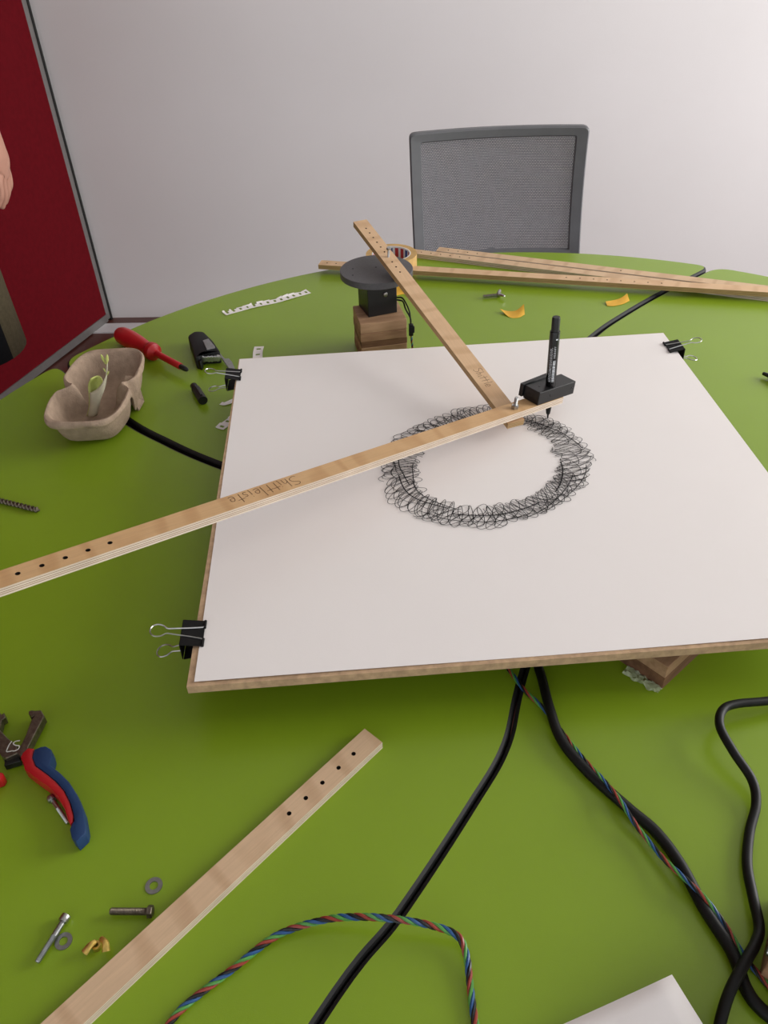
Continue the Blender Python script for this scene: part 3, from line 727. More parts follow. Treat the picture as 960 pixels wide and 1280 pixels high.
# choose the height of the marker's tail so that the body is 128 mm long
for i in range(200):
    z = 0.12+i*0.0007; q = TY(695.5, 396, tip.y+0.008)
    top = q
    break
mdir = (top-tip).normalized(); mlen = (top-tip).length
mk_ = thing('marker', 'black marker pen standing upright in the black holder, white printing on its barrel', 'marker')
z = mdir; x = (Vector((-0.25,-1,0))-z*z.dot(Vector((-0.25,-1,0)))).normalized(); y = z.cross(x)
mk_.matrix_world = Matrix(((x.x,y.x,z.x,tip.x),(x.y,y.y,z.y,tip.y),(x.z,y.z,z.z,tip.z),(0,0,0,1)))
RB = 0.0066
MB().lathe([(0.0005,0),(0.0011,0.002),(0.0013,0.006),(0.0028,0.008),(0.0038,0.016),(0.0042,0.022)], 20).build('nib_cone', M['black'], mk_, smooth=True)
brl = MB().lathe([(0.0042,0.022),(RB,0.026),(RB,mlen*0.865),(RB-0.0002,mlen*0.87)], 24).build('barrel', M['black_gloss'], mk_, smooth=True)
MB().lathe([(0.0053,mlen*0.87),(0.0053,mlen*0.985),(0.0046,mlen)], 24).build('end_plug', M['black'], mk_, smooth=True)
prt = MB()
def patch(a0, a1, z0, z1):
    r = RB+0.00012; n = 3
    vs = [(math.cos(a0+(a1-a0)*k/n)*r, math.sin(a0+(a1-a0)*k/n)*r, zz) for zz in (z0, z1) for k in range(n+1)]
    prt.add(vs, [(k, k+1, n+2+k, n+1+k) for k in range(n)])
random.seed(11); zz = mlen*0.40
while zz < mlen*0.60:                                     # barcode
    h = random.choice((0.0005,0.0009,0.0014)); patch(0.1, 0.62, zz, zz+h); zz += h+random.choice((0.0005,0.0009))
for a in (-0.55,-0.35,-0.18):
    zz = mlen*0.40
    while zz < mlen*0.72:
        h = random.uniform(0.001,0.004); patch(a, a+0.06, zz, zz+h); zz += h+0.0007
for a in (0.2,0.4):
    zz = mlen*0.63
    while zz < mlen*0.74:
        h = random.uniform(0.001,0.003); patch(a, a+0.07, zz, zz+h); zz += h+0.0007
patch(0.35,0.75,mlen*0.80,mlen*0.812)
prt.build('barrel_print', M['label_white'], brl)

# strip lying in front
fs0, fs1 = T(478,928,ST), T(104,1280,ST)
fdir = (fs0-fs1).normalized(); 
fstart = fs1-fdir*0.14; FL = (fs0-fstart).length
FW = 0.0235
fh = [FL-(T(474,925,ST)-T(px,py,ST)).length-0.004 for px, py in ((447,938),(428,956),(408,975),(388,995),(368,1015))]
strip('plywood_strip', 'pale plywood strip with five drilled holes lying alone at the front left', Vector((fstart.x,fstart.y,0)), fdir, FL, W=FW, holes=fh, face='ply_c', hr=0.0021)

# strips at the far edge
def far_strip(label, pa, pb, za, zb, W, holes_px=(), face='ply', edge='ply_edge_y', hr=0.0016, hy=0.0):
    """pa, pb: image points of the near upper edge at heights za, zb"""
    A, B = T(pa[0],pa[1],za), T(pb[0],pb[1],zb); d = (B-A); L = d.length; d.normalize()
    y = Vector((0,0,1)).cross(d).normalized(); up = d.cross(y)
    hs = [((T(hx,hy_,za)-A).dot(d)) for hx, hy_ in holes_px]
    hs = [h for h in hs if 0.006 < h < L-0.006]
    return strip('plywood_strip', label, A-up*ST, d, L, W=W, holes=hs, face=face, edge=edge, hr=hr, hy=hy)
far_strip('nearest of the three plywood strips lying at the far edge of the table', (397.7,331), (985,367), 2*ST+0.0006, 2*ST+0.0006, 0.0245,
   [(409,328.5),(420,329.5)]+[(708+17*i, 345.5+1.25*i) for i in range(8)], face='ply', edge='ply_edge_y')
far_strip('middle plywood strip at the far table edge, emerging from behind the grey disc', (487,313), (985,374), ST, ST, 0.0228,
   [(492+12*i,309.5+1.4*i) for i in range(9)], face='ply_c', edge='ply_edge')
far_strip('farthest plywood strip at the far table edge, just before the grey chair', (545,313.5), (985,366), ST, ST, 0.0228,
   [(561+12*i,312+1.4*i) for i in range(4)]+[(776,338)], face='ply_c', edge='ply_edge')

# tape roll behind the disc
tr0 = T(487, 343, 0.0)
roll = thing('tape_roll', 'roll of beige masking tape lying behind the grey disc', 'tape roll', (tr0.x+0.005, tr0.y+0.02, 0))
def ringmesh(r0, r1, h, z0=0.0, seg=40, mi=0):
    mb = MB(); vs = []
    for r, z in ((r0,z0),(r1,z0),(r1,z0+h),(r0,z0+h)):
        for k in range(seg): a = 2*PI*k/seg; vs.append((r*math.cos(a), r*math.sin(a), z))
    return mb.add(vs, [(i*seg+k, i*seg+(k+1)%seg, ((i+1)%4)*seg+(k+1)%seg, ((i+1)%4)*seg+k) for i in range(4) for k in range(seg)], mi)
RR = 0.052
ringmesh(0.040, RR, 0.036).build('tape', M['tape_roll'], roll, smooth=True)
core = ringmesh(0.0375, 0.0399, 0.036).build('core', M['tape_white'], roll, smooth=True)
for k in range(9):
    seg = MB(); a0 = 0.15+k*0.33; vs = []
    for z in (0.006, 0.033):
        for q in range(4): a = a0+0.2*q/3; vs.append((0.0373*math.cos(a), 0.0373*math.sin(a), z))
    seg.add(vs, [(q,q+1,5+q,4+q) for q in range(3)]).build('core_print', M[('tape_red','tape_blue','tape_red')[k % 3]], core)

# ------------------------------------------------------------------ chair
CY = 1.86
cTL, cTR = TY(513,172,CY), TY(744,165,CY); cw = (cTR-cTL).length; zc = (cTL.z+cTR.z)/2
ccx = (cTL.x+cTR.x)/2
ch = thing('office_chair', 'grey office chair with a curved mesh backrest behind the table', 'chair', (ccx, CY, FZ), 0.02)
BW, BHt = cw, 0.30; ztop = zc-FZ
def bpt(u, v, off=0.0):
    """backrest surface: u -1..1 across, v 0 bottom..1 top"""
    wid = BW/2*(0.97+0.03*v); x = u*wid
    y = 0.05-0.022*u*u + 0.06*(1-v)**2*-1 + 0.02*v + off
    z = ztop-BHt*(1-v) - 0.006*u*0 + 0.0
    return (x, y, z)
def panel_frame():
    mb = MB()
    # ring between outer outline (superellipse) and inner window
    N = 240; outer, inner = [], []
    def rect(k, hw, hh, r):
        # rounded rectangle outline parameterised by k in 0..1
        pl = rounded([(-hw,-hh),(hw,-hh),(hw,hh),(-hw,hh)], r, 6); per = [0]
        for a, b in zip(pl, pl[1:]+pl[:1]): per.append(per[-1]+math.hypot(a[0]-b[0], a[1]-b[1]))
        d = k*per[-1]
        for i in range(len(pl)):
            if per[i] <= d <= per[i+1] and per[i+1] > per[i]:
                t = (d-per[i])/(per[i+1]-per[i]); a, b = pl[i], pl[(i+1) % len(pl)]; return (a[0]+(b[0]-a[0])*t, a[1]+(b[1]-a[1])*t)
        return pl[0]
    vs = []; rings = [(1.0,1.0,0.006,0.07),(1.0,1.0,-0.006,0.07),(0.985,0.975,-0.010,0.06),(0.875,0.80,-0.008,0.03),(0.87,0.79,-0.005,0.03),(0.87,0.79,0.004,0.03)]
    for hw, hh, off, r in rings:
        for k in range(N):
            u, v = rect(k/N, hw, hh, r); v = v+ (0.0 if hh > 0.9 else 0.07); vs.append(bpt(u, (v+1)/2, off))
    R = len(rings)
    fs = [(i*N+k, i*N+(k+1)%N, ((i+1)%R)*N+(k+1)%N, ((i+1)%R)*N+k) for i in range(R) for k in range(N)]
    return mb.add(vs, fs)
panel_frame().build('back_frame', M['chair_frame'], ch, smooth=True)
def mesh_panel():
    """perforated sheet: staggered diamond openings"""
    mb = MB(); nx, ny = 96, 70; hw, vlo, vhi = 0.877, 0.135, 0.935
    idx = {}; vs = []; fs = []
    def V(a, b):
        k = (round(a,4), round(b,4))
        if k not in idx: idx[k] = len(vs); vs.append(bpt(-hw+2*hw*a/nx, vlo+(vhi-vlo)*b/ny, 0.0))
        return idx[k]
    q = 0.5
    for i in range(nx):
        for j in range(ny):
            # cell with a hole diamond in the middle, offset on odd rows
            o = 0.5 if j % 2 else 0.0
            c = [(i+o,j),(i+1+o,j),(i+1+o,j+1),(i+o,j+1)]
            if i+1+o > nx: continue
            h = [(i+o+0.5,j+0.5-q/2),(i+o+0.5+q/2,j+0.5),(i+o+0.5,j+0.5+q/2),(i+o+0.5-q/2,j+0.5)]
            C = [V(*p) for p in c]; Hh = [V(*p) for p in h]
            for k in range(4):
                fs.append((C[k], C[(k+1)%4], Hh[k])); fs.append((C[(k+1)%4], Hh[(k+1)%4], Hh[k]))
    return mb.add(vs, fs)
mesh_panel().build('back_mesh', M['chair_mesh'], ch)
seat_poly = rounded([(-0.23,-0.38),(0.23,-0.38),(0.23,0.03),(-0.23,0.03)], 0.08, 6)
MB().prism(seat_poly, 0.44, 0.5, bev=0.02).build('seat', M['seat_fabric'], ch, smooth=True)
MB().tube(spline([(0,0.05,ztop-BHt+0.02),(0,0.06,0.54),(0,0.02,0.42),(0,-0.17,0.42)], 8), 0.022, 10).build('back_support', M['chair_frame'], ch, smooth=True)
MB().lathe([(0.03,0.1),(0.03,0.28),(0.018,0.28),(0.018,0.44)], 16, 0, (0,-0.17,0)).build('column', M['alu'], ch, smooth=True)
for k in range(5):
    a = 2*PI*k/5+0.3; dx, dy = math.cos(a), math.sin(a)
    ba_ = MB().tube([(0,-0.17,0.12),(dx*0.28,-0.17+dy*0.28,0.075)], [0.022,0.014], 8).build('base_arm', M['chair_frame'], ch, smooth=True)
    MB().lathe([(0.018,-0.012),(0.0255,-0.009),(0.0255,0.009),(0.018,0.012)], 16, 0, (dx*0.28,-0.17+dy*0.28,0.0262), (-dy,dx,0)).build('caster', M['black'], ba_, smooth=True)

# ------------------------------------------------------------------ pulp cup carrier with the pale leaf
def carrier():
    c = Vector((-0.430, 1.078, 0)); L, Wd, RH = 0.111, 0.057, 0.055
    t = thing('cup_carrier', 'grey-brown moulded pulp cup carrier on the left of the table', 'cup carrier', (c.x, c.y, 0), math.radians(89))
    N = 144
    def outline(a):
        """rounded oblong pinched at the waist"""
        ca, sa = math.cos(a), math.sin(a)
        q = (a % PI)-PI/2; waist = math.exp(-(abs(q)/0.24)**2.4)
        r = 1/((abs(ca)/L)**4.2+(abs(sa)/Wd)**4.2)**(1/4.2)
        return r, waist
    #        scale  z      waist shift in, waist z
    rings = [(1.015,0.043,0.08,0.002),(1.03,0.049,0.14,0.020),(1.005,RH,0.20,0.044),(0.94,RH-0.001,0.26,0.052),(0.90,0.044,0.33,0.055),(0.85,0.024,0.42,0.050),(0.77,0.007,0.52,0.038),(0.70,0.005,0.60,0.018),(0.4,0.005,0.72,0.006),(0.05,0.005,0.95,0.005)]
    vs = []
    for ri_, (s, z, wi, wz) in enumerate(rings):
        for k in range(N):
            a = 2*PI*k/N; r, w1 = outline(a)
            rr = r*(s*(1-w1)+(1-wi)*w1); zz = z*(1-w1)+wz*w1
            wob = (0.0010*math.sin(a*5+ri_)+0.0008*math.sin(a*13+2*ri_))*min(1, s*1.2)
            vs.append(((rr+wob)*math.cos(a), (rr+wob)*math.sin(a), zz+0.5*abs(wob)))
    n = len(rings)
    fs = [(i*N+k, i*N+(k+1)%N, (i+1)*N+(k+1)%N, (i+1)*N+k) for i in range(n-1) for k in range(N)]+[tuple((n-1)*N+k for k in range(N))]
    o = MB().add(vs, fs).build('tray', M['pulp'], t, smooth=True)
    s = o.modifiers.new('thick','SOLIDIFY'); s.thickness = 0.0026; s.offset = -1
    su = o.modifiers.new('sub','SUBSURF'); su.levels = 1; su.render_levels = 1
    P_ = [((157,470),0.050),((170,470),0.050),((179.7,501.7),0.003),((173.3,513.3),0.001),((160,492),0.030),((155,480),0.042)]
    inv = (Matrix.Translation(t.location) @ t.rotation_euler.to_matrix().to_4x4()).inverted()
    vs = [tuple(inv @ T(x, y, z)) for (x, y), z in P_]
    f = MB().add(vs, [(0,1,5),(1,4,5),(1,2,4),(2,3,4)]).build('flap', M['pulp'], t)
    s = f.modifiers.new('thick','SOLIDIFY'); s.thickness = 0.0026; s.offset = 0
    return t, c
ct, cc = carrier()
lf = thing('leaf_piece', 'pale yellow-green curled leaf with a thin budding stalk, inside the cup carrier', 'leaf', (-0.432, 1.06, 0.0082))
def local_curve(pxs, Y):
    return [TY(x, y, Y)-lf.location for x, y in pxs]
LY = lf.location.y
def leaf_sheet():
    mb = MB(); n, m = 14, 8; vs = []
    # base to top along the leaf, curled in the cross direction
    left = local_curve([(108,520),(111,508),(111,494),(110,482),(113,473)], LY-0.004); rightc = local_curve([(117,520),(122,506),(126,494),(129,484),(128,474)], LY-0.004)
    Lc, Rc = spline(left, 4), spline(rightc, 4)
    for i in range(len(Lc)):
        for j in range(m+1):
            u = j/m; p = Lc[i].lerp(Rc[i], u); wd = (Rc[i]-Lc[i]).length
            vs.append(p+Vector((0, wd*0.55*math.sin(u*PI), 0)))
    R_ = len(Lc)
    return mb.add(vs, [(i*(m+1)+j, i*(m+1)+j+1, (i+1)*(m+1)+j+1, (i+1)*(m+1)+j) for i in range(R_-1) for j in range(m)])
ls = leaf_sheet().build('leaf', M['leaf'], lf, smooth=True); s_ = ls.modifiers.new('t','SOLIDIFY'); s_.thickness = 0.0009
def leaf_back():
    mb = MB(); m = 4; vs = []
    a = spline(local_curve([(109,521),(112,506),(112,492),(114,490),(121,486),(128,478)], LY-0.006), 4); b = spline(local_curve([(122,519),(125,505),(127,494),(130,488),(132,478),(134,468)], LY-0.009), 4)
    for p, q in zip(a, b):
        for j in range(m+1):
            u = j/m; vs.append(p.lerp(q, u)-Vector((0, 0.004*math.sin(u*PI), 0)))
    return mb.add(vs, [(i*(m+1)+j, i*(m+1)+j+1, (i+1)*(m+1)+j+1, (i+1)*(m+1)+j) for i in range(len(a)-1) for j in range(m)])
lb = leaf_back().build('leaf_wrap', M['leaf_white'], lf, smooth=True); s_ = lb.modifiers.new('t','SOLIDIFY'); s_.thickness = 0.0009
stalk = spline(local_curve([(117,519),(123,503),(129,488),(132,476),(133.5,463),(134,453)], LY-0.008), 6)
MB().tube(stalk, [0.0017*(1-0.4*i/len(stalk)) for i in range(len(stalk))], 8).build('stalk', M['leaf_white'], lf, smooth=True)
for (x, y, x2, y2, r) in ((132,455,126,443,0.0022),(133.5,456,134,443,0.0024),(133,466,129,460,0.0014),(133,470,136,464,0.0014)):
    a, b = local_curve([(x,y),(x2,y2)], LY-0.008); mid = (a+b)/2
    MB().tube([a, a.lerp(b,0.3), mid, a.lerp(b,0.8), b], [0.0008, r*0.7, r, r*0.8, 0.0005], 8).build('bud', M['leaf'], lf, smooth=True)

# ------------------------------------------------------------------ tools and scraps on the far left
def lathe_thing(name, label, cat, a, b, parts, zr):
    """turned tool lying on the table: a, b ground points; parts (name, material, profile in metres along axis)"""
    d = (b-a); d.z = 0; d.normalize()
    t = thing(name, label, cat, (a.x, a.y, 0), math.atan2(d.y, d.x))
    for nm, m, prof in parts:
        MB().lathe(prof, 24, 0, (0,0,zr), (1,0,0)).build(nm, m, t, smooth=True)
    return t
sa_, sb_ = T(152,428,0.0), T(237,474,0.0); SL = (sb_-sa_).length
hl = SL*0.50
lathe_thing('screwdriver', 'red insulated screwdriver with a black tip beside the cup carrier', 'screwdriver', sa_, sb_, [
  ('handle', M['red_plastic'], [(0.006,0),(0.0125,0.002),(0.0155,0.010),(0.0165,0.03),(0.0162,hl*0.42),(0.0148,hl*0.62),(0.0125,hl*0.80),(0.0110,hl*0.88),(0.0112,hl*0.90),(0.0150,hl*0.94),(0.0158,hl*1.0),(0.0145,hl*1.06),(0.0085,hl*1.10),(0.0060,hl*1.13)]),
  ('sleeve', M['red_plastic'], [(0.0058,hl*1.1),(0.0056,SL*0.9),(0.005,SL*0.905)]),
  ('blade', M['black'], [(0.0044,SL*0.9),(0.0044,SL*0.95),(0.0036,SL*0.985),(0.0015,SL)])], 0.0168)
# marker cap
ca_, cb_ = T(243,487,0.0), T(255,506,0.0); CLN = (cb_-ca_).length
mc = lathe_thing('marker_cap', 'black marker cap with a clip lying beside the screwdriver tip', 'cap', ca_, cb_, [
  ('cap', M['black'], [(0.0050,0),(0.0058,0.001),(0.0060,0.012),(0.0073,0.0135),(0.0075,CLN-0.001),(0.0072,CLN)])], 0.0076)
MB().box((CLN*0.62, 0.0, 0.0162), (CLN*0.6, 0.003, 0.0014)).build('clip', M['black_gloss'], mc, bevel=0.0004)

# multi-tool: crop frame origin (225,390), 8x
def Q8(px, py, z=0.0): return T(225+px/8, 390+py/8, z)
mt0 = Q8(230,400); 
mt = thing('multi_tool', 'black folding multi-tool with silver bits and an opened blade', 'multi-tool', (mt0.x, mt0.y, 0))
def outl(pts, z): return [((Q8(x,y,z)-mt0).x, (Q8(x,y,z)-mt0).y) for x, y in pts]
def ccw(pl):
    if sum(a[0]*b[1]-b[0]*a[1] for a, b in zip(pl, pl[1:]+pl[:1])) < 0: pl = list(reversed(pl))
    return pl
body_out = ccw(rounded(outl([(75,235),(145,188),(232,190),(330,285),(398,385),(380,398),(225,402),(195,445),(150,455),(112,330)], 0.022), 0.006, 4))
MB().prism(body_out, 0.0, 0.022, bev=0.003).build('body', M['black_matte'], mt, smooth=True)
end_out = ccw(rounded(outl([(150,455),(195,430),(225,470),(205,500),(165,478)], 0.016), 0.003, 4))
MB().prism(end_out, 0.0, 0.016, bev=0.002).build('bit_cover', M['black'], mt, smooth=True)
pa, pb = Q8(212,408,0.022)-mt0, Q8(388,402,0.022)-mt0; pdir = (pb-pa); pl_ = pdir.length; pdir.normalize()
nrm = Vector((pdir.y, -pdir.x, 0))
if nrm.y > 0: nrm = -nrm
for k in range(6):
    b0 = pa+pdir*(pl_*(k+0.4)/6); rr = (0.0064,0.0050,0.0060,0.0060,0.0054,0.0058)[k]
    p0 = Vector((b0.x,b0.y,0.0125))+nrm*0.001; MB().lathe([(rr*0.7,-0.004),(rr,0.0),(rr,0.004),(rr*0.75,0.005)], 8, 0, p0, nrm).build('bit', M['steel'], mt)
pl_out = ccw(outl([(228,285),(285,268),(350,345),(352,362),(270,380)], 0.0235))
MB().prism(pl_out, 0.0221, 0.0240).build('plate', M['zinc'], mt, bevel=0.0003)
bl_out = ccw(outl([(352,372),(362,362),(430,448),(450,468),(490,466),(520,500),(548,560),(545,590),(505,578),(470,540),(430,480)], 0.008))
MB().prism(bl_out, 0.006, 0.0085).build('blade', M['zinc'], mt, bevel=0.0004)

# torn perforated paper strips
def torn(label, px_pts, wd, nholes, seed, hole=0.0046, lift=0.004, side_torn=True, z0=0.0006):
    random.seed(seed)
    ctr = spline([T(x,y,0.001) for x,y in px_pts], 10); ctr = resample(ctr, 0.0012); n = len(ctr)
    t = thing('paper_strip', label, 'paper scrap', (ctr[0].x, ctr[0].y, 0), group='torn perforated paper strips')
    rows = [-0.5,-0.22,0.22,0.5]; vs = []; fs = []
    L = n*0.0012; pitch = L/max(nholes,1); tear = [random.random() for _ in range(nholes+2)]
    for i, p in enumerate(ctr):
        tg = ctr[min(i+1,n-1)]-ctr[max(i-1,0)]; tg.normalize(); nn = Vector((-tg.y, tg.x, 0))
        ce = int(i*0.0012/pitch)
        for r in rows:
            o_ = r
            if r == 0.5 and side_torn: o_ = 0.42+0.16*((i*0.0012/pitch) % 1)*(1 if tear[ce] > 0.4 else -0.6)
            q = p+nn*(o_*wd); q.z = z0+lift*(0.5+0.5*math.sin(i*0.11+seed))*(0.25 if abs(r) < 0.3 else 1)*0.6*(1 if r > 0 else 0.35)
            vs.append(q-t.location)
    for i in range(n-1):
        ph = (i*0.0012/pitch) % 1; ce = int(i*0.0012/pitch)
        for r in range(3):
            if r == 1 and 0.3 < ph < 0.3+hole/pitch: continue
            if r == 2 and tear[ce] > 0.8 and ph > 0.3: continue
            fs.append((i*4+r, i*4+r+1, (i+1)*4+r+1, (i+1)*4+r))
    o = MB().add(vs, fs).build('strip', M['paper'], t); s = o.modifiers.new('t','SOLIDIFY'); s.thickness = 0.0003
    return t
torn('long torn white paper strip with punched holes on the far left of the table', [(280,392),(300,386),(330,379),(352,374),(372,368),(386,364)], 0.020, 13, 2)
torn('short torn white paper strip poking out behind the far left corner of the sheet', [(324,433),(322.5,440),(322,450),(321,462)], 0.017, 4, 5, side_torn=False)
torn('torn white paper piece at the left edge of the sheet, below the marker cap', [(274,536),(281,530),(288,524),(296,518)], 0.016, 3, 9)
torn('small torn white paper sliver at the left edge of the sheet, below the binder clip', [(276,504),(281,505),(288,503),(296,500)], 0.008, 1, 12, hole=0)

# yellow tape scraps
def scrap(label, pts_top, pts_bot, zt, zb_, name='tape_scrap'):
    a = spline([T(x,y,z) for (x,y), z in zip(pts_top, zt)], 5); b = spline([T(x,y,z) for (x,y), z in zip(pts_bot, zb_)], 5)
    o = a[0]; t = thing(name, label, 'tape', (o.x, o.y, 0), group='orange tape scraps'); vs = []
    for p, q in zip(a, b): vs += [p-t.location, p.lerp(q,0.5)-t.location, q-t.location]
    fs = [(3*i+j, 3*i+j+1, 3*i+j+4, 3*i+j+3) for i in range(len(a)-1) for j in range(2)]
    ob = MB().add(vs, fs).build('tape', M['yellow'], t); s = ob.modifiers.new('t','SOLIDIFY'); s.thickness = 0.0003
    return t
scrap('curled orange tape scrap between the wing bolt and the marker', [(625,386),(633,388.5),(645,388),(655,380)], [(627,388),(637,396.5),(648,397),(656,393)], [0.006,0.003,0.004,0.012], [0.005,0.0006,0.0006,0.001])
scrap('narrow orange tape scrap lying near the far right seam', [(757,377),(766,375.5),(775,373),(784,367)], [(759,382.5),(768,382.5),(779,380),(787,376)], [0.003,0.002,0.003,0.008], [0.0006,0.0006,0.0006,0.001])
scrap('orange tape scrap half hidden behind the motor and the short arm', [(492,357),(500,358),(508,362)], [(492,370),(502,368),(512,366)], [0.01,0.01,0.008], [0.0006,0.0006,0.0006])

# wing bolt
wb0, wb1 = T(604,371.5,0.003), T(622,369.5,0.003)
wt = thing('wing_bolt', 'silver wing bolt lying on the far side of the table', 'bolt', (wb0.x, wb0.y, 0), math.atan2((wb1-wb0).y, (wb1-wb0).x))
WL = (wb1-wb0).length
prof = []
for i in range(int(WL/0.001)): prof += [(0.0030,i*0.001),(0.0025,i*0.001+0.0005)]
MB().lathe(prof, 12, 0, (0,0,0.0045), (1,0,0)).build('shank', M['steel'], wt)
MB().lathe([(0.004,0),(0.005,0.001),(0.005,0.006),(0.004,0.007)], 14, 0, (WL-0.001,0,0.0052), (1,0,0)).build('hub', M['steel'], wt, smooth=True)
for s in (1,-1):
    MB().tube([(WL+0.002,s*0.002,0.006),(WL+0.006,s*0.009,0.007),(WL+0.009,s*0.015,0.0075)], [0.0028,0.0036,0.0022], 10, flat=0.7).build('wing', M['steel'], wt, smooth=True)

# drill bit at the left edge
da, db = T(-25,622,0.0), T(51,641,0.0); dd = (db-da); DL = dd.length
dt = thing('drill_bit', 'dark twist drill bit lying at the left edge of the table', 'drill bit', (da.x, da.y, 0), math.atan2(dd.y, dd.x))
def drill():
    mb = MB(); seg = 16; vs = []; r = 0.0038; n = 90
    for i in range(n+1):
        x = DL*i/n; tw = 2*PI*x/0.0125*0.5*2; tp = 1 if i < n-4 else (n-i)/4*0.9+0.1
        for k in range(seg):
            a = 2*PI*k/seg; m_ = abs(math.cos(a)); rr = r*(1-0.38*max(0, math.sin(2*a))**1.0 if x > 0.03 else 1)*tp
            vs.append((x, math.cos(a+tw)*rr, 0.004+math.sin(a+tw)*rr))
    fs = [(i*seg+k, i*seg+(k+1)%seg, (i+1)*seg+(k+1)%seg, (i+1)*seg+k) for i in range(n) for k in range(seg)]
    return mb.add(vs, fs)
drill().build('flute', M['steel_dark'], dt, smooth=True)
# dark tool end at the right edge
ra_, rb_ = T(952,471,0.0), T(990,486,0.0); rl = (rb_-ra_).length
lathe_thing('pen', 'black pen end at the right edge of the table', 'pen', ra_, rb_, [('tip', M['black'], [(0.0018,0),(0.0028,0.001),(0.0034,0.012)]), ('barrel', M['black_gloss'], [(0.0055,0.012),(0.0062,0.016),(0.0062,rl)])], 0.0065)

# ------------------------------------------------------------------ pliers, screws, washers at the lower left
def KP(px, py, z=0.0): return T(px*120/808, 870+py*190/1280, z)      # crop frame of the pliers
pz = KP(110,440)
pl = thing('wire_strippers', 'wire-stripping pliers with red and blue handles at the left edge', 'pliers', (pz.x, pz.y, 0))
def ko(pts, z): return ccw([((KP(x,y,z)-pz).x, (KP(x,y,z)-pz).y) for x, y in pts])
jawR = [(130,470),(185,395),(215,330),(262,205),(285,165),(262,180),(258,160),(240,150),(240,125),(265,118),(300,122),(345,118),(372,165),(330,245),(285,330),(240,420),(225,470),(175,510)]
MB().prism(ko(jawR, 0.014), 0.004, 0.014, bev=0.0008).build('jaw', M['steel_dark'], pl)
jawL = [(110,440),(45,330),(0,290),(-40,215),(-60,170),(-20,150),(10,175),(40,150),(48,195),(20,210),(-10,225),(60,340),(140,400),(160,470),(110,500)]
MB().prism(ko([(-60,300),(0,290),(75,375),(150,430),(160,500),(60,545),(20,520),(-40,420)], 0.010), 0.003, 0.0139, bev=0.0008).build('jaw', M['steel_dark'], pl)
MB().prism(ko([(-60,215),(-10,130),(15,165),(40,150),(50,190),(20,210),(0,300),(-50,320)], 0.010), 0.003, 0.012, bev=0.0008).build('jaw', M['steel_dark'], pl)
MB().prism(ko([(40,520),(150,490),(175,545),(60,580),(35,585)], 0.009), 0.002, 0.009, bev=0.0005).build('spring', M['black'], pl)
# writing on the pivot
def kv(x, y, z): q = KP(x, y, z)-pz; return Vector((q.x, q.y, z))
wr = MB(); zz = 0.01425
wr.ribbon(spline([kv(100,380,zz), kv(75,415,zz), kv(55,465,zz), kv(75,468,zz), kv(100,462,zz)], 4), 0.0011)
wr.ribbon(spline([kv(168,375,zz), kv(130,382,zz), kv(112,400,zz), kv(130,415,zz), kv(162,420,zz), kv(155,445,zz), kv(125,462,zz), kv(100,462,zz)], 4), 0.0011)
wr.build('marker_writing', M['chalk'], pl)
red = [(172,515),(190,480),(235,438),(285,442),(275,520),(300,590),(385,650),(470,720),(540,800),(590,900),(620,1010),(615,1060),(590,1085),(565,1030),(545,950),(480,840),(400,760),(300,690),(205,615),(200,590)]
MB().prism(ko(red, 0.014), 0.001, 0.0145, bev=0.0014).build('grip', M['red_plastic'], pl, smooth=True)
blue = [(268,520),(285,450),(345,425),(385,420),(428,445),(440,500),(420,580),(500,640),(580,720),(650,830),(700,960),(725,1110),(715,1160),(640,1232),(600,1190),(585,1120),(600,1080),(622,1050),(618,1000),(590,895),(540,795),(470,715),(385,645),(300,585)]
MB().prism(ko(blue, 0.015), 0.0008, 0.0155, bev=0.002).build('grip_cover', M['blue_plastic'], pl, smooth=True)
redl = [(20,640),(28,665),(10,700),(-40,720),(-140,800),(-180,960),(-220,950),(-190,800),(-110,690),(-30,640)]
MB().prism(ko(redl, 0.012), 0.001, 0.013, bev=0.003).build('grip', M['red_plastic'], pl, smooth=True)
# socket screw under the handle
def socket_screw(name, label, a, b, r, hr_, hlen, m, mh, lift=0.0, group=None):
    d = b-a; L = d.length; t = thing(name, label, 'screw', (a.x, a.y, lift), math.atan2(d.y, d.x), group)
    mb = MB(); hd = [(hr_*0.92,0),(hr_,0.0006),(hr_,hlen-0.0004),(hr_*0.95,hlen)]
    mb.lathe(hd, 20, 0, (0,0,hr_), (1,0,0)); mb.build('head', mh, t, smooth=True)
    MB().lathe([(hr_*0.5,-0.0002),(hr_*0.5,0.0001)], 6, 0, (0,0,hr_), (1,0,0)).build('socket', M['black'], t)
    pf = [(r, hlen)]; x = hlen+(L-hlen)*0.35; pf.append((r, x))
    while x < L-0.001: pf += [(r*0.86, x+0.0004), (r, x+0.0008)]; x += 0.0008
    pf.append((r*0.75, L))
    MB().lathe(pf, 14, 0, (0,0,r+0.0001+(hr_-r)*0.5), (1,0,0)).build('shank', m, t, smooth=False)
    return t
socket_screw('socket_screw', 'small silver socket screw tucked against the red plier grip', KP(432,868), KP(580,1085), 0.0019, 0.0036, 0.005, M['steel'], M['zinc'], group='loose screws')
def S30(px, py, z=0.0): return T(30+px*180/960, 1130+py*90/480, z)
socket_screw('socket_screw', 'long silver socket-head screw at the lower left, overlapping a washer', S30(296,92), S30(98,405), 0.0024, 0.0040, 0.0055, M['zinc'], M['steel'], lift=0.0009, group='loose screws')
hb0, hb1 = S30(868,70), S30(592,68)
hexbolt('hex_bolt', 'dark hex-head bolt lying at the lower left, pointing left', (hb0.x, hb0.y, 0.0052), (hb1-hb0), 0.031, 0.0030, 0.0040, 0.0050, M['steel_dark'], group='loose screws')
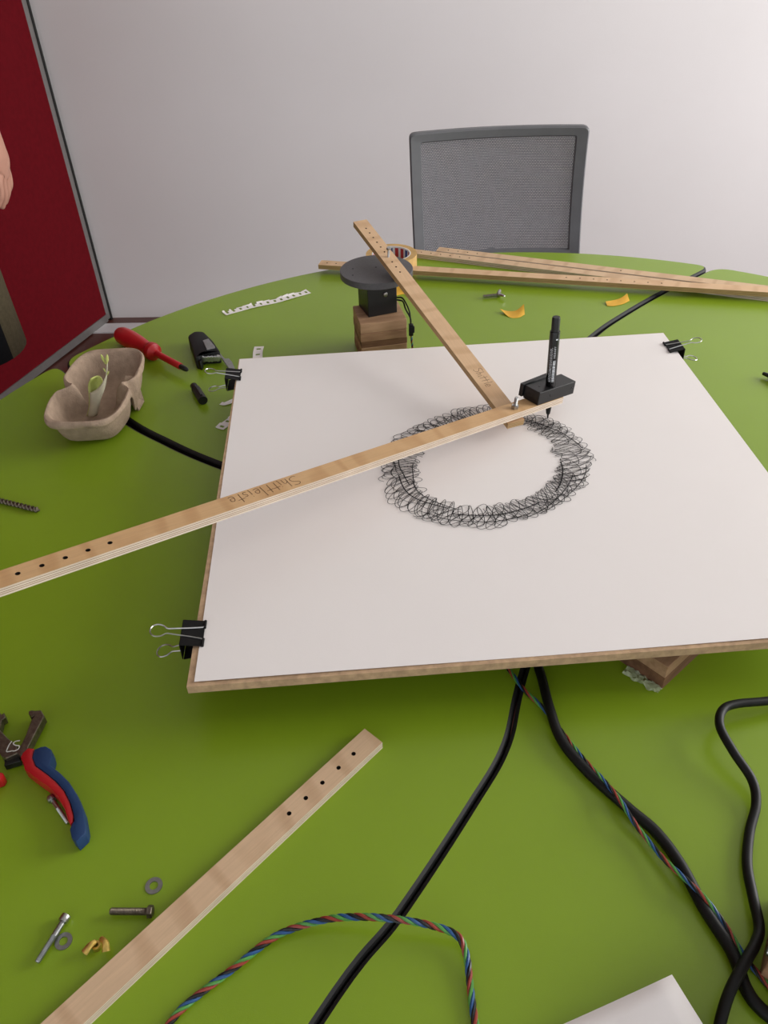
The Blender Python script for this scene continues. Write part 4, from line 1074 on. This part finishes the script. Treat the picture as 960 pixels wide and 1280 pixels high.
def washer(label, c, ro_, ri__, rz=0, z=0.0):
    t = thing('washer', label, 'washer', (c.x, c.y, z), rz, 'loose washers')
    ringmesh(ri__, ro_, 0.0008, 0.0001, 28).build('ring', M['zinc'], t); return t
washer('silver washer lying alone beside the front plywood strip', T(192.5,1107.5), 0.0072, 0.0036)
washer('silver washer tucked under the long socket-head screw', S30(265,250), 0.0068, 0.0034)
# brass wing nut
w0 = S30(490,290); wnut = thing('wing_nut', 'brass wing nut with two wings at the lower left', 'wing nut', (w0.x, w0.y, 0))
def wv(x, y, z): q = S30(x, y, z)-w0; return Vector((q.x, q.y, z))
for pts in ([(478,250,0.007),(440,275,0.008),(404,325,0.0055)], [(510,250,0.007),(540,280,0.008),(545,340,0.0055)]):
    MB().tube(spline([wv(*p) for p in pts], 4), [0.0020+0.0012*i/8 for i in range(9)], 8, flat=0.7).build('wing', M['brass'], wnut, smooth=True)
ringmesh(0.0018, 0.0036, 0.0048, 0.0001, 20).build('hub', M['brass'], wnut, smooth=True)
wnut.children[-1].location = wv(492,268,0)

# ------------------------------------------------------------------ cables and wires
def cable(name, label, pts, r, m='cable', cat='cable', group='loose black cables'):
    path = spline([T(x, y, z) for x, y, z in pts], 10); o = path[0]
    t = thing(name, label, cat, (o.x, o.y, 0), group=group)
    rel(MB().tube(path, r, 12), t).build('sheath', M[m], t, smooth=True); return t
cr = 0.0052
cable('power_cable', 'thick black cable running from under the board front to the lower right corner', [(660,800,cr),(675,840,cr),(687,885,cr+0.005),(702,925,cr+0.002),(735,965,cr),(785,1010,cr),(820,1040,cr),(850,1080,cr),(880,1135,cr),(915,1190,cr),(932,1235,cr),(952,1262,cr),(990,1290,cr)], 0.0050)
cable('power_cable', 'black cable looping in from the right edge and crossing the thick cable', [(1010,868,0.012),(960,876,0.016),(920,880,0.020),(903,888,0.022),(900,908,0.022),(917,940,0.018),(940,975,0.012),(945,1005,0.007),(937,1040,0.005),(934,1080,0.005),(941,1120,0.006),(949,1158,0.009),(944,1180,0.013),(930,1205,0.017),(912,1240,0.016),(900,1280,0.010),(892,1330,0.006)], 0.0042)
def twist_thing(label, pts, r=0.0016, pitch=0.022):
    path = spline([T(x, y, z) for x, y, z in pts], 10)
    t = thing('twisted_wire', label, 'wire', (path[0].x, path[0].y, 0), group='twisted coloured wires')
    twisted(path, r, pitch, t); return t
twist_thing('twisted red, blue, green and black wire arching across the front of the table', [(196,1310,0.003),(215,1275,0.003),(240,1250,0.003),(290,1212,0.004),(345,1170,0.005),(400,1151,0.009),(445,1146,0.013),(495,1149,0.016),(540,1157,0.013),(572,1170,0.009),(583,1195,0.006),(588,1235,0.004),(594,1280,0.003),(600,1320,0.003)], 0.00165, 0.027)
twist_thing('twisted coloured wire running alongside the thick black cable', [(620,815,0.003),(637,838,0.003),(655,862,0.004),(680,886,0.002),(697,908,0.002),(727,946,0.005),(754,975,0.009),(775,1000,0.013),(787,1019,0.013),(800,1038,0.009),(830,1074,0.010),(858,1100,0.013),(882,1124,0.010),(908,1159,0.004),(930,1195,0.003),(960,1232,0.003),(990,1268,0.003)], 0.0013, 0.034)
# white sheet at the bottom edge
def near_sheet():
    c = T(840,1218,0.03); e1 = (T(640,1298,0.022)-c); e2 = (T(893,1302,0.020)-c)
    t = thing('loose_sheet', 'loose white sheet with a raised corner at the bottom edge', 'paper', (c.x, c.y, 0))
    vs = []; n = 14; L1, L2 = 0.21, 0.15; d1, d2 = e1.copy(), e2.copy(); d1.z = d2.z = 0; d1.normalize(); d2.normalize()
    for i in range(n+1):
        for j in range(n+1):
            u, v = i/n*L1, j/n*L2; s = math.hypot(u, v); z = 0.0008+0.0292*max(0, 1-s/0.17)**1.5
            p = d1*u+d2*v; vs.append((p.x, p.y, z))
    o = MB().add(vs, [(i*(n+1)+j, i*(n+1)+j+1, (i+1)*(n+1)+j+1, (i+1)*(n+1)+j) for i in range(n) for j in range(n)]).build('sheet', M['paper'], t, smooth=True)
    s = o.modifiers.new('t','SOLIDIFY'); s.thickness = 0.0004; s.offset = -1
near_sheet()
# wooden block with a screw, at the right edge
g0 = T(938,1222,0.0); rb = thing('wooden_block', 'tan wooden block with a small screw at the lower right edge', 'block', (g0.x+0.006, g0.y, 0), math.radians(58))
MB().box((0.034,-0.033,0.0195), (0.068,0.066,0.039)).build('lower_layer', M['oak'], rb, bevel=0.0008)
MB().box((0.034,-0.033,0.0497), (0.0675,0.0655,0.0212)).build('upper_layer', M['oak'], rb, bevel=0.0008)
MB().lathe([(0.004,0),(0.0036,0.0012),(0.0015,0.0018)], 14, 0, (0.012,-0.0655*0.0+0.0002,0.02), (0,1,0)).build('screw', M['steel'], rb, smooth=True)

# ------------------------------------------------------------------ person standing at the left, mostly outside the picture
def person():
    PY = 1.85
    hem = TY(30,436,PY); hand = TY(20,212,PY)
    bx_ = hem.x-0.20; t = thing('person', 'person in olive and black knee-length shorts at the left edge, one hand hanging', 'person', (bx_, PY, FZ))
    H = -FZ
    hx_, hz = hand.x-bx_, hand.z+H
    J = {}; V = []; E = []; R = []
    def v(name, p, r, par=None):
        J[name] = len(V); V.append(p); R.append(r if isinstance(r, tuple) else (r, r))
        if par: E.append((J[par], J[name]))
    v('pelvis', (0,0,0.95), (0.155,0.11)); v('waist', (0,0,1.08), (0.14,0.10), 'pelvis'); v('chest', (0,0.0,1.27), (0.16,0.11), 'waist'); v('collar', (0,0.01,1.40), (0.12,0.08), 'chest')
    v('neck', (0,0,1.48), (0.055,0.06), 'collar'); v('skull', (0,-0.02,1.56), (0.07,0.085), 'neck'); v('crown', (0,-0.01,1.68), (0.072,0.09), 'skull'); v('top', (0,0,1.735), (0.045,0.06), 'crown')
    for s, nm in ((1,'l'),(-1,'r')):
        v('hip'+nm, (s*0.095,0,0.88), 0.088, 'pelvis'); v('knee'+nm, (s*0.030,-0.01,0.50), 0.058, 'hip'+nm); v('calf'+nm, (s*0.030,0.015,0.36), 0.056, 'knee'+nm)
        v('ankle'+nm, (s*0.030,0.01,0.09), 0.038, 'calf'+nm); v('heel'+nm, (s*0.075,0.02,0.045), 0.036, 'ankle'+nm); v('toe'+nm, (s*0.085,-0.15,0.032), (0.042,0.028), 'heel'+nm)
        v('shoulder'+nm, (s*0.19,0,1.38), 0.058, 'collar')
        if s > 0:
            v('elbow'+nm, (hx_-0.025,0.03,1.12), 0.043, 'shoulder'+nm); v('wrist'+nm, (hx_-0.038,0.0,hz+0.085), (0.03,0.026), 'elbow'+nm); v('palm'+nm, (hx_-0.036,-0.004,hz+0.02), (0.024,0.038), 'wrist'+nm)
        else:
            v('elbow'+nm, (-0.25,0.03,1.10), 0.043, 'shoulder'+nm); v('wrist'+nm, (-0.24,-0.06,0.87), (0.03,0.026), 'elbow'+nm); v('palm'+nm, (-0.235,-0.08,0.80), (0.024,0.038), 'wrist'+nm)
    for nm in ('l','r'):
        w_ = Vector(V[J['palm'+nm]])
        for k in range(4):
            y0 = -0.03+0.02*k; L = (0.062,0.072,0.068,0.054)[k]; sx = -1 if nm == 'l' else 1
            v('f%d0%s' % (k,nm), tuple(w_+Vector((0.004*-sx, y0, -0.035))), 0.0092, 'palm'+nm); v('f%d1%s' % (k,nm), tuple(w_+Vector((0.002*-sx, y0-0.004, -0.035-L*0.45))), 0.0086, 'f%d0%s' % (k,nm)); v('f%d2%s' % (k,nm), tuple(w_+Vector((sx*0.014, y0-0.008, -0.035-L*0.85))), 0.0072, 'f%d1%s' % (k,nm))
        v('th0'+nm, tuple(w_+Vector((0,-0.045,0.0))), 0.011, 'palm'+nm); v('th1'+nm, tuple(w_+Vector((0.004,-0.060,-0.03))), 0.0095, 'th0'+nm); v('th2'+nm, tuple(w_+Vector((0.0,-0.062,-0.055))), 0.008, 'th1'+nm)
    me = bpy.data.meshes.new('body'); me.from_pydata(V, E, []); o = bpy.data.objects.new('body', me); COL.objects.link(o); o.parent = t
    me.materials.append(M['skin'])
    sk = o.modifiers.new('skin','SKIN'); sk.use_smooth_shade = True
    for i, r in enumerate(R): me.skin_vertices[0].data[i].radius = r
    me.skin_vertices[0].data[0].use_root = True
    sub = o.modifiers.new('sub','SUBSURF'); sub.levels = 2; sub.render_levels = 2
    def loft(rings, name, m, closed_top=False):
        mb = MB(); S = 28; vs = []
        for (cx, cy, z, rx, ry) in rings:
            for k in range(S): a = 2*PI*k/S; vs.append((cx+rx*math.cos(a), cy+ry*math.sin(a), z))
        n = len(rings)
        mb.add(vs, [(i*S+k, i*S+(k+1)%S, (i+1)*S+(k+1)%S, (i+1)*S+k) for i in range(n-1) for k in range(S)])
        ob = mb.build(name, m, t, smooth=True); so_ = ob.modifiers.new('t','SOLIDIFY'); so_.thickness = 0.003; return ob
    hzz = hem.z+H; hxx = hem.x-bx_
    loft([(0,0,1.42,0.13,0.10),(0,0,1.36,0.205,0.125),(0,0,1.2,0.19,0.135),(0,0,1.05,0.175,0.13),(0,0,0.93,0.185,0.135)], 'shirt', M['grey_cloth'])
    loft([(0,0,1.02,0.165,0.122),(0,0,0.93,0.178,0.13),(0,0,0.86,0.185,0.13)], 'waistband', M['black_cloth'])
    for s in (1,-1):
        ob = loft([(s*0.085,0,0.90,0.098,0.122),(s*0.092,0,0.75,0.102,0.118),(s*(hxx-0.098),0,0.6,0.094,0.112),(s*(hxx-0.099),0,hzz,0.099,0.115)], 'shorts_leg', M['olive'])
        ob.data.materials.append(M['black_cloth'])
        S = 28
        for p in ob.data.polygons:
            c = p.center-Vector((s*(hxx-0.098),0,0)); a = math.atan2(c.y, c.x*s)
            p.material_index = 1 if (c.y < -0.02 and c.x*s < 0.083) else 0
    for s in (1,-1):
        loft([(s*0.22,0.0,1.40,0.06,0.07),(s*0.235,0.01,1.30,0.07,0.075),(s*0.245,0.02,1.18,0.066,0.072)], 'sleeve', M['grey_cloth'])
        MB().prism(rounded([(s*0.078-0.05,-0.19),(s*0.078+0.05,-0.19),(s*0.078+0.045,0.075),(s*0.078-0.045,0.075)], 0.04, 5), 0.001, 0.075, bev=0.02).build('shoe', M['black_cloth'], t, smooth=True)
    # head details
    hr_ = MB(); vs = []; S = 24; rows = 9
    for i in range(rows+1):
        ph = PI/2-1.75*i/rows
        for k in range(S):
            a = 2*PI*k/S; cut = 0.35 if math.sin(a) < -0.3 else 1.0
            p_ = PI/2-(PI/2-ph)*cut
            vs.append((0.088*math.cos(p_)*math.cos(a), 0.002+0.108*math.cos(p_)*math.sin(a), 1.665+0.10*math.sin(p_)))
    hr_.add(vs, [(i*S+k, i*S+(k+1)%S, (i+1)*S+(k+1)%S, (i+1)*S+k) for i in range(rows) for k in range(S)]).build('hair', M['hair'], t, smooth=True)
    def ell(c, r, name, m):
        MB().lathe([(max(r[0]*math.sin(PI*i/8),1e-4), -r[2]*math.cos(PI*i/8)) for i in range(9)], 12, 0, c).build(name, m, t, smooth=True)
    for s in (1,-1):
        ell((s*0.03,-0.098,1.635), (0.011,0.011,0.008), 'eye', M['hair']); ell((s*0.083,0.0,1.625), (0.012,0.02,0.028), 'ear', M['skin'])
    ell((0,-0.115,1.605), (0.012,0.014,0.022), 'nose', M['skin']); ell((0,-0.098,1.57), (0.022,0.01,0.006), 'mouth', M['dark_brown'])
person()
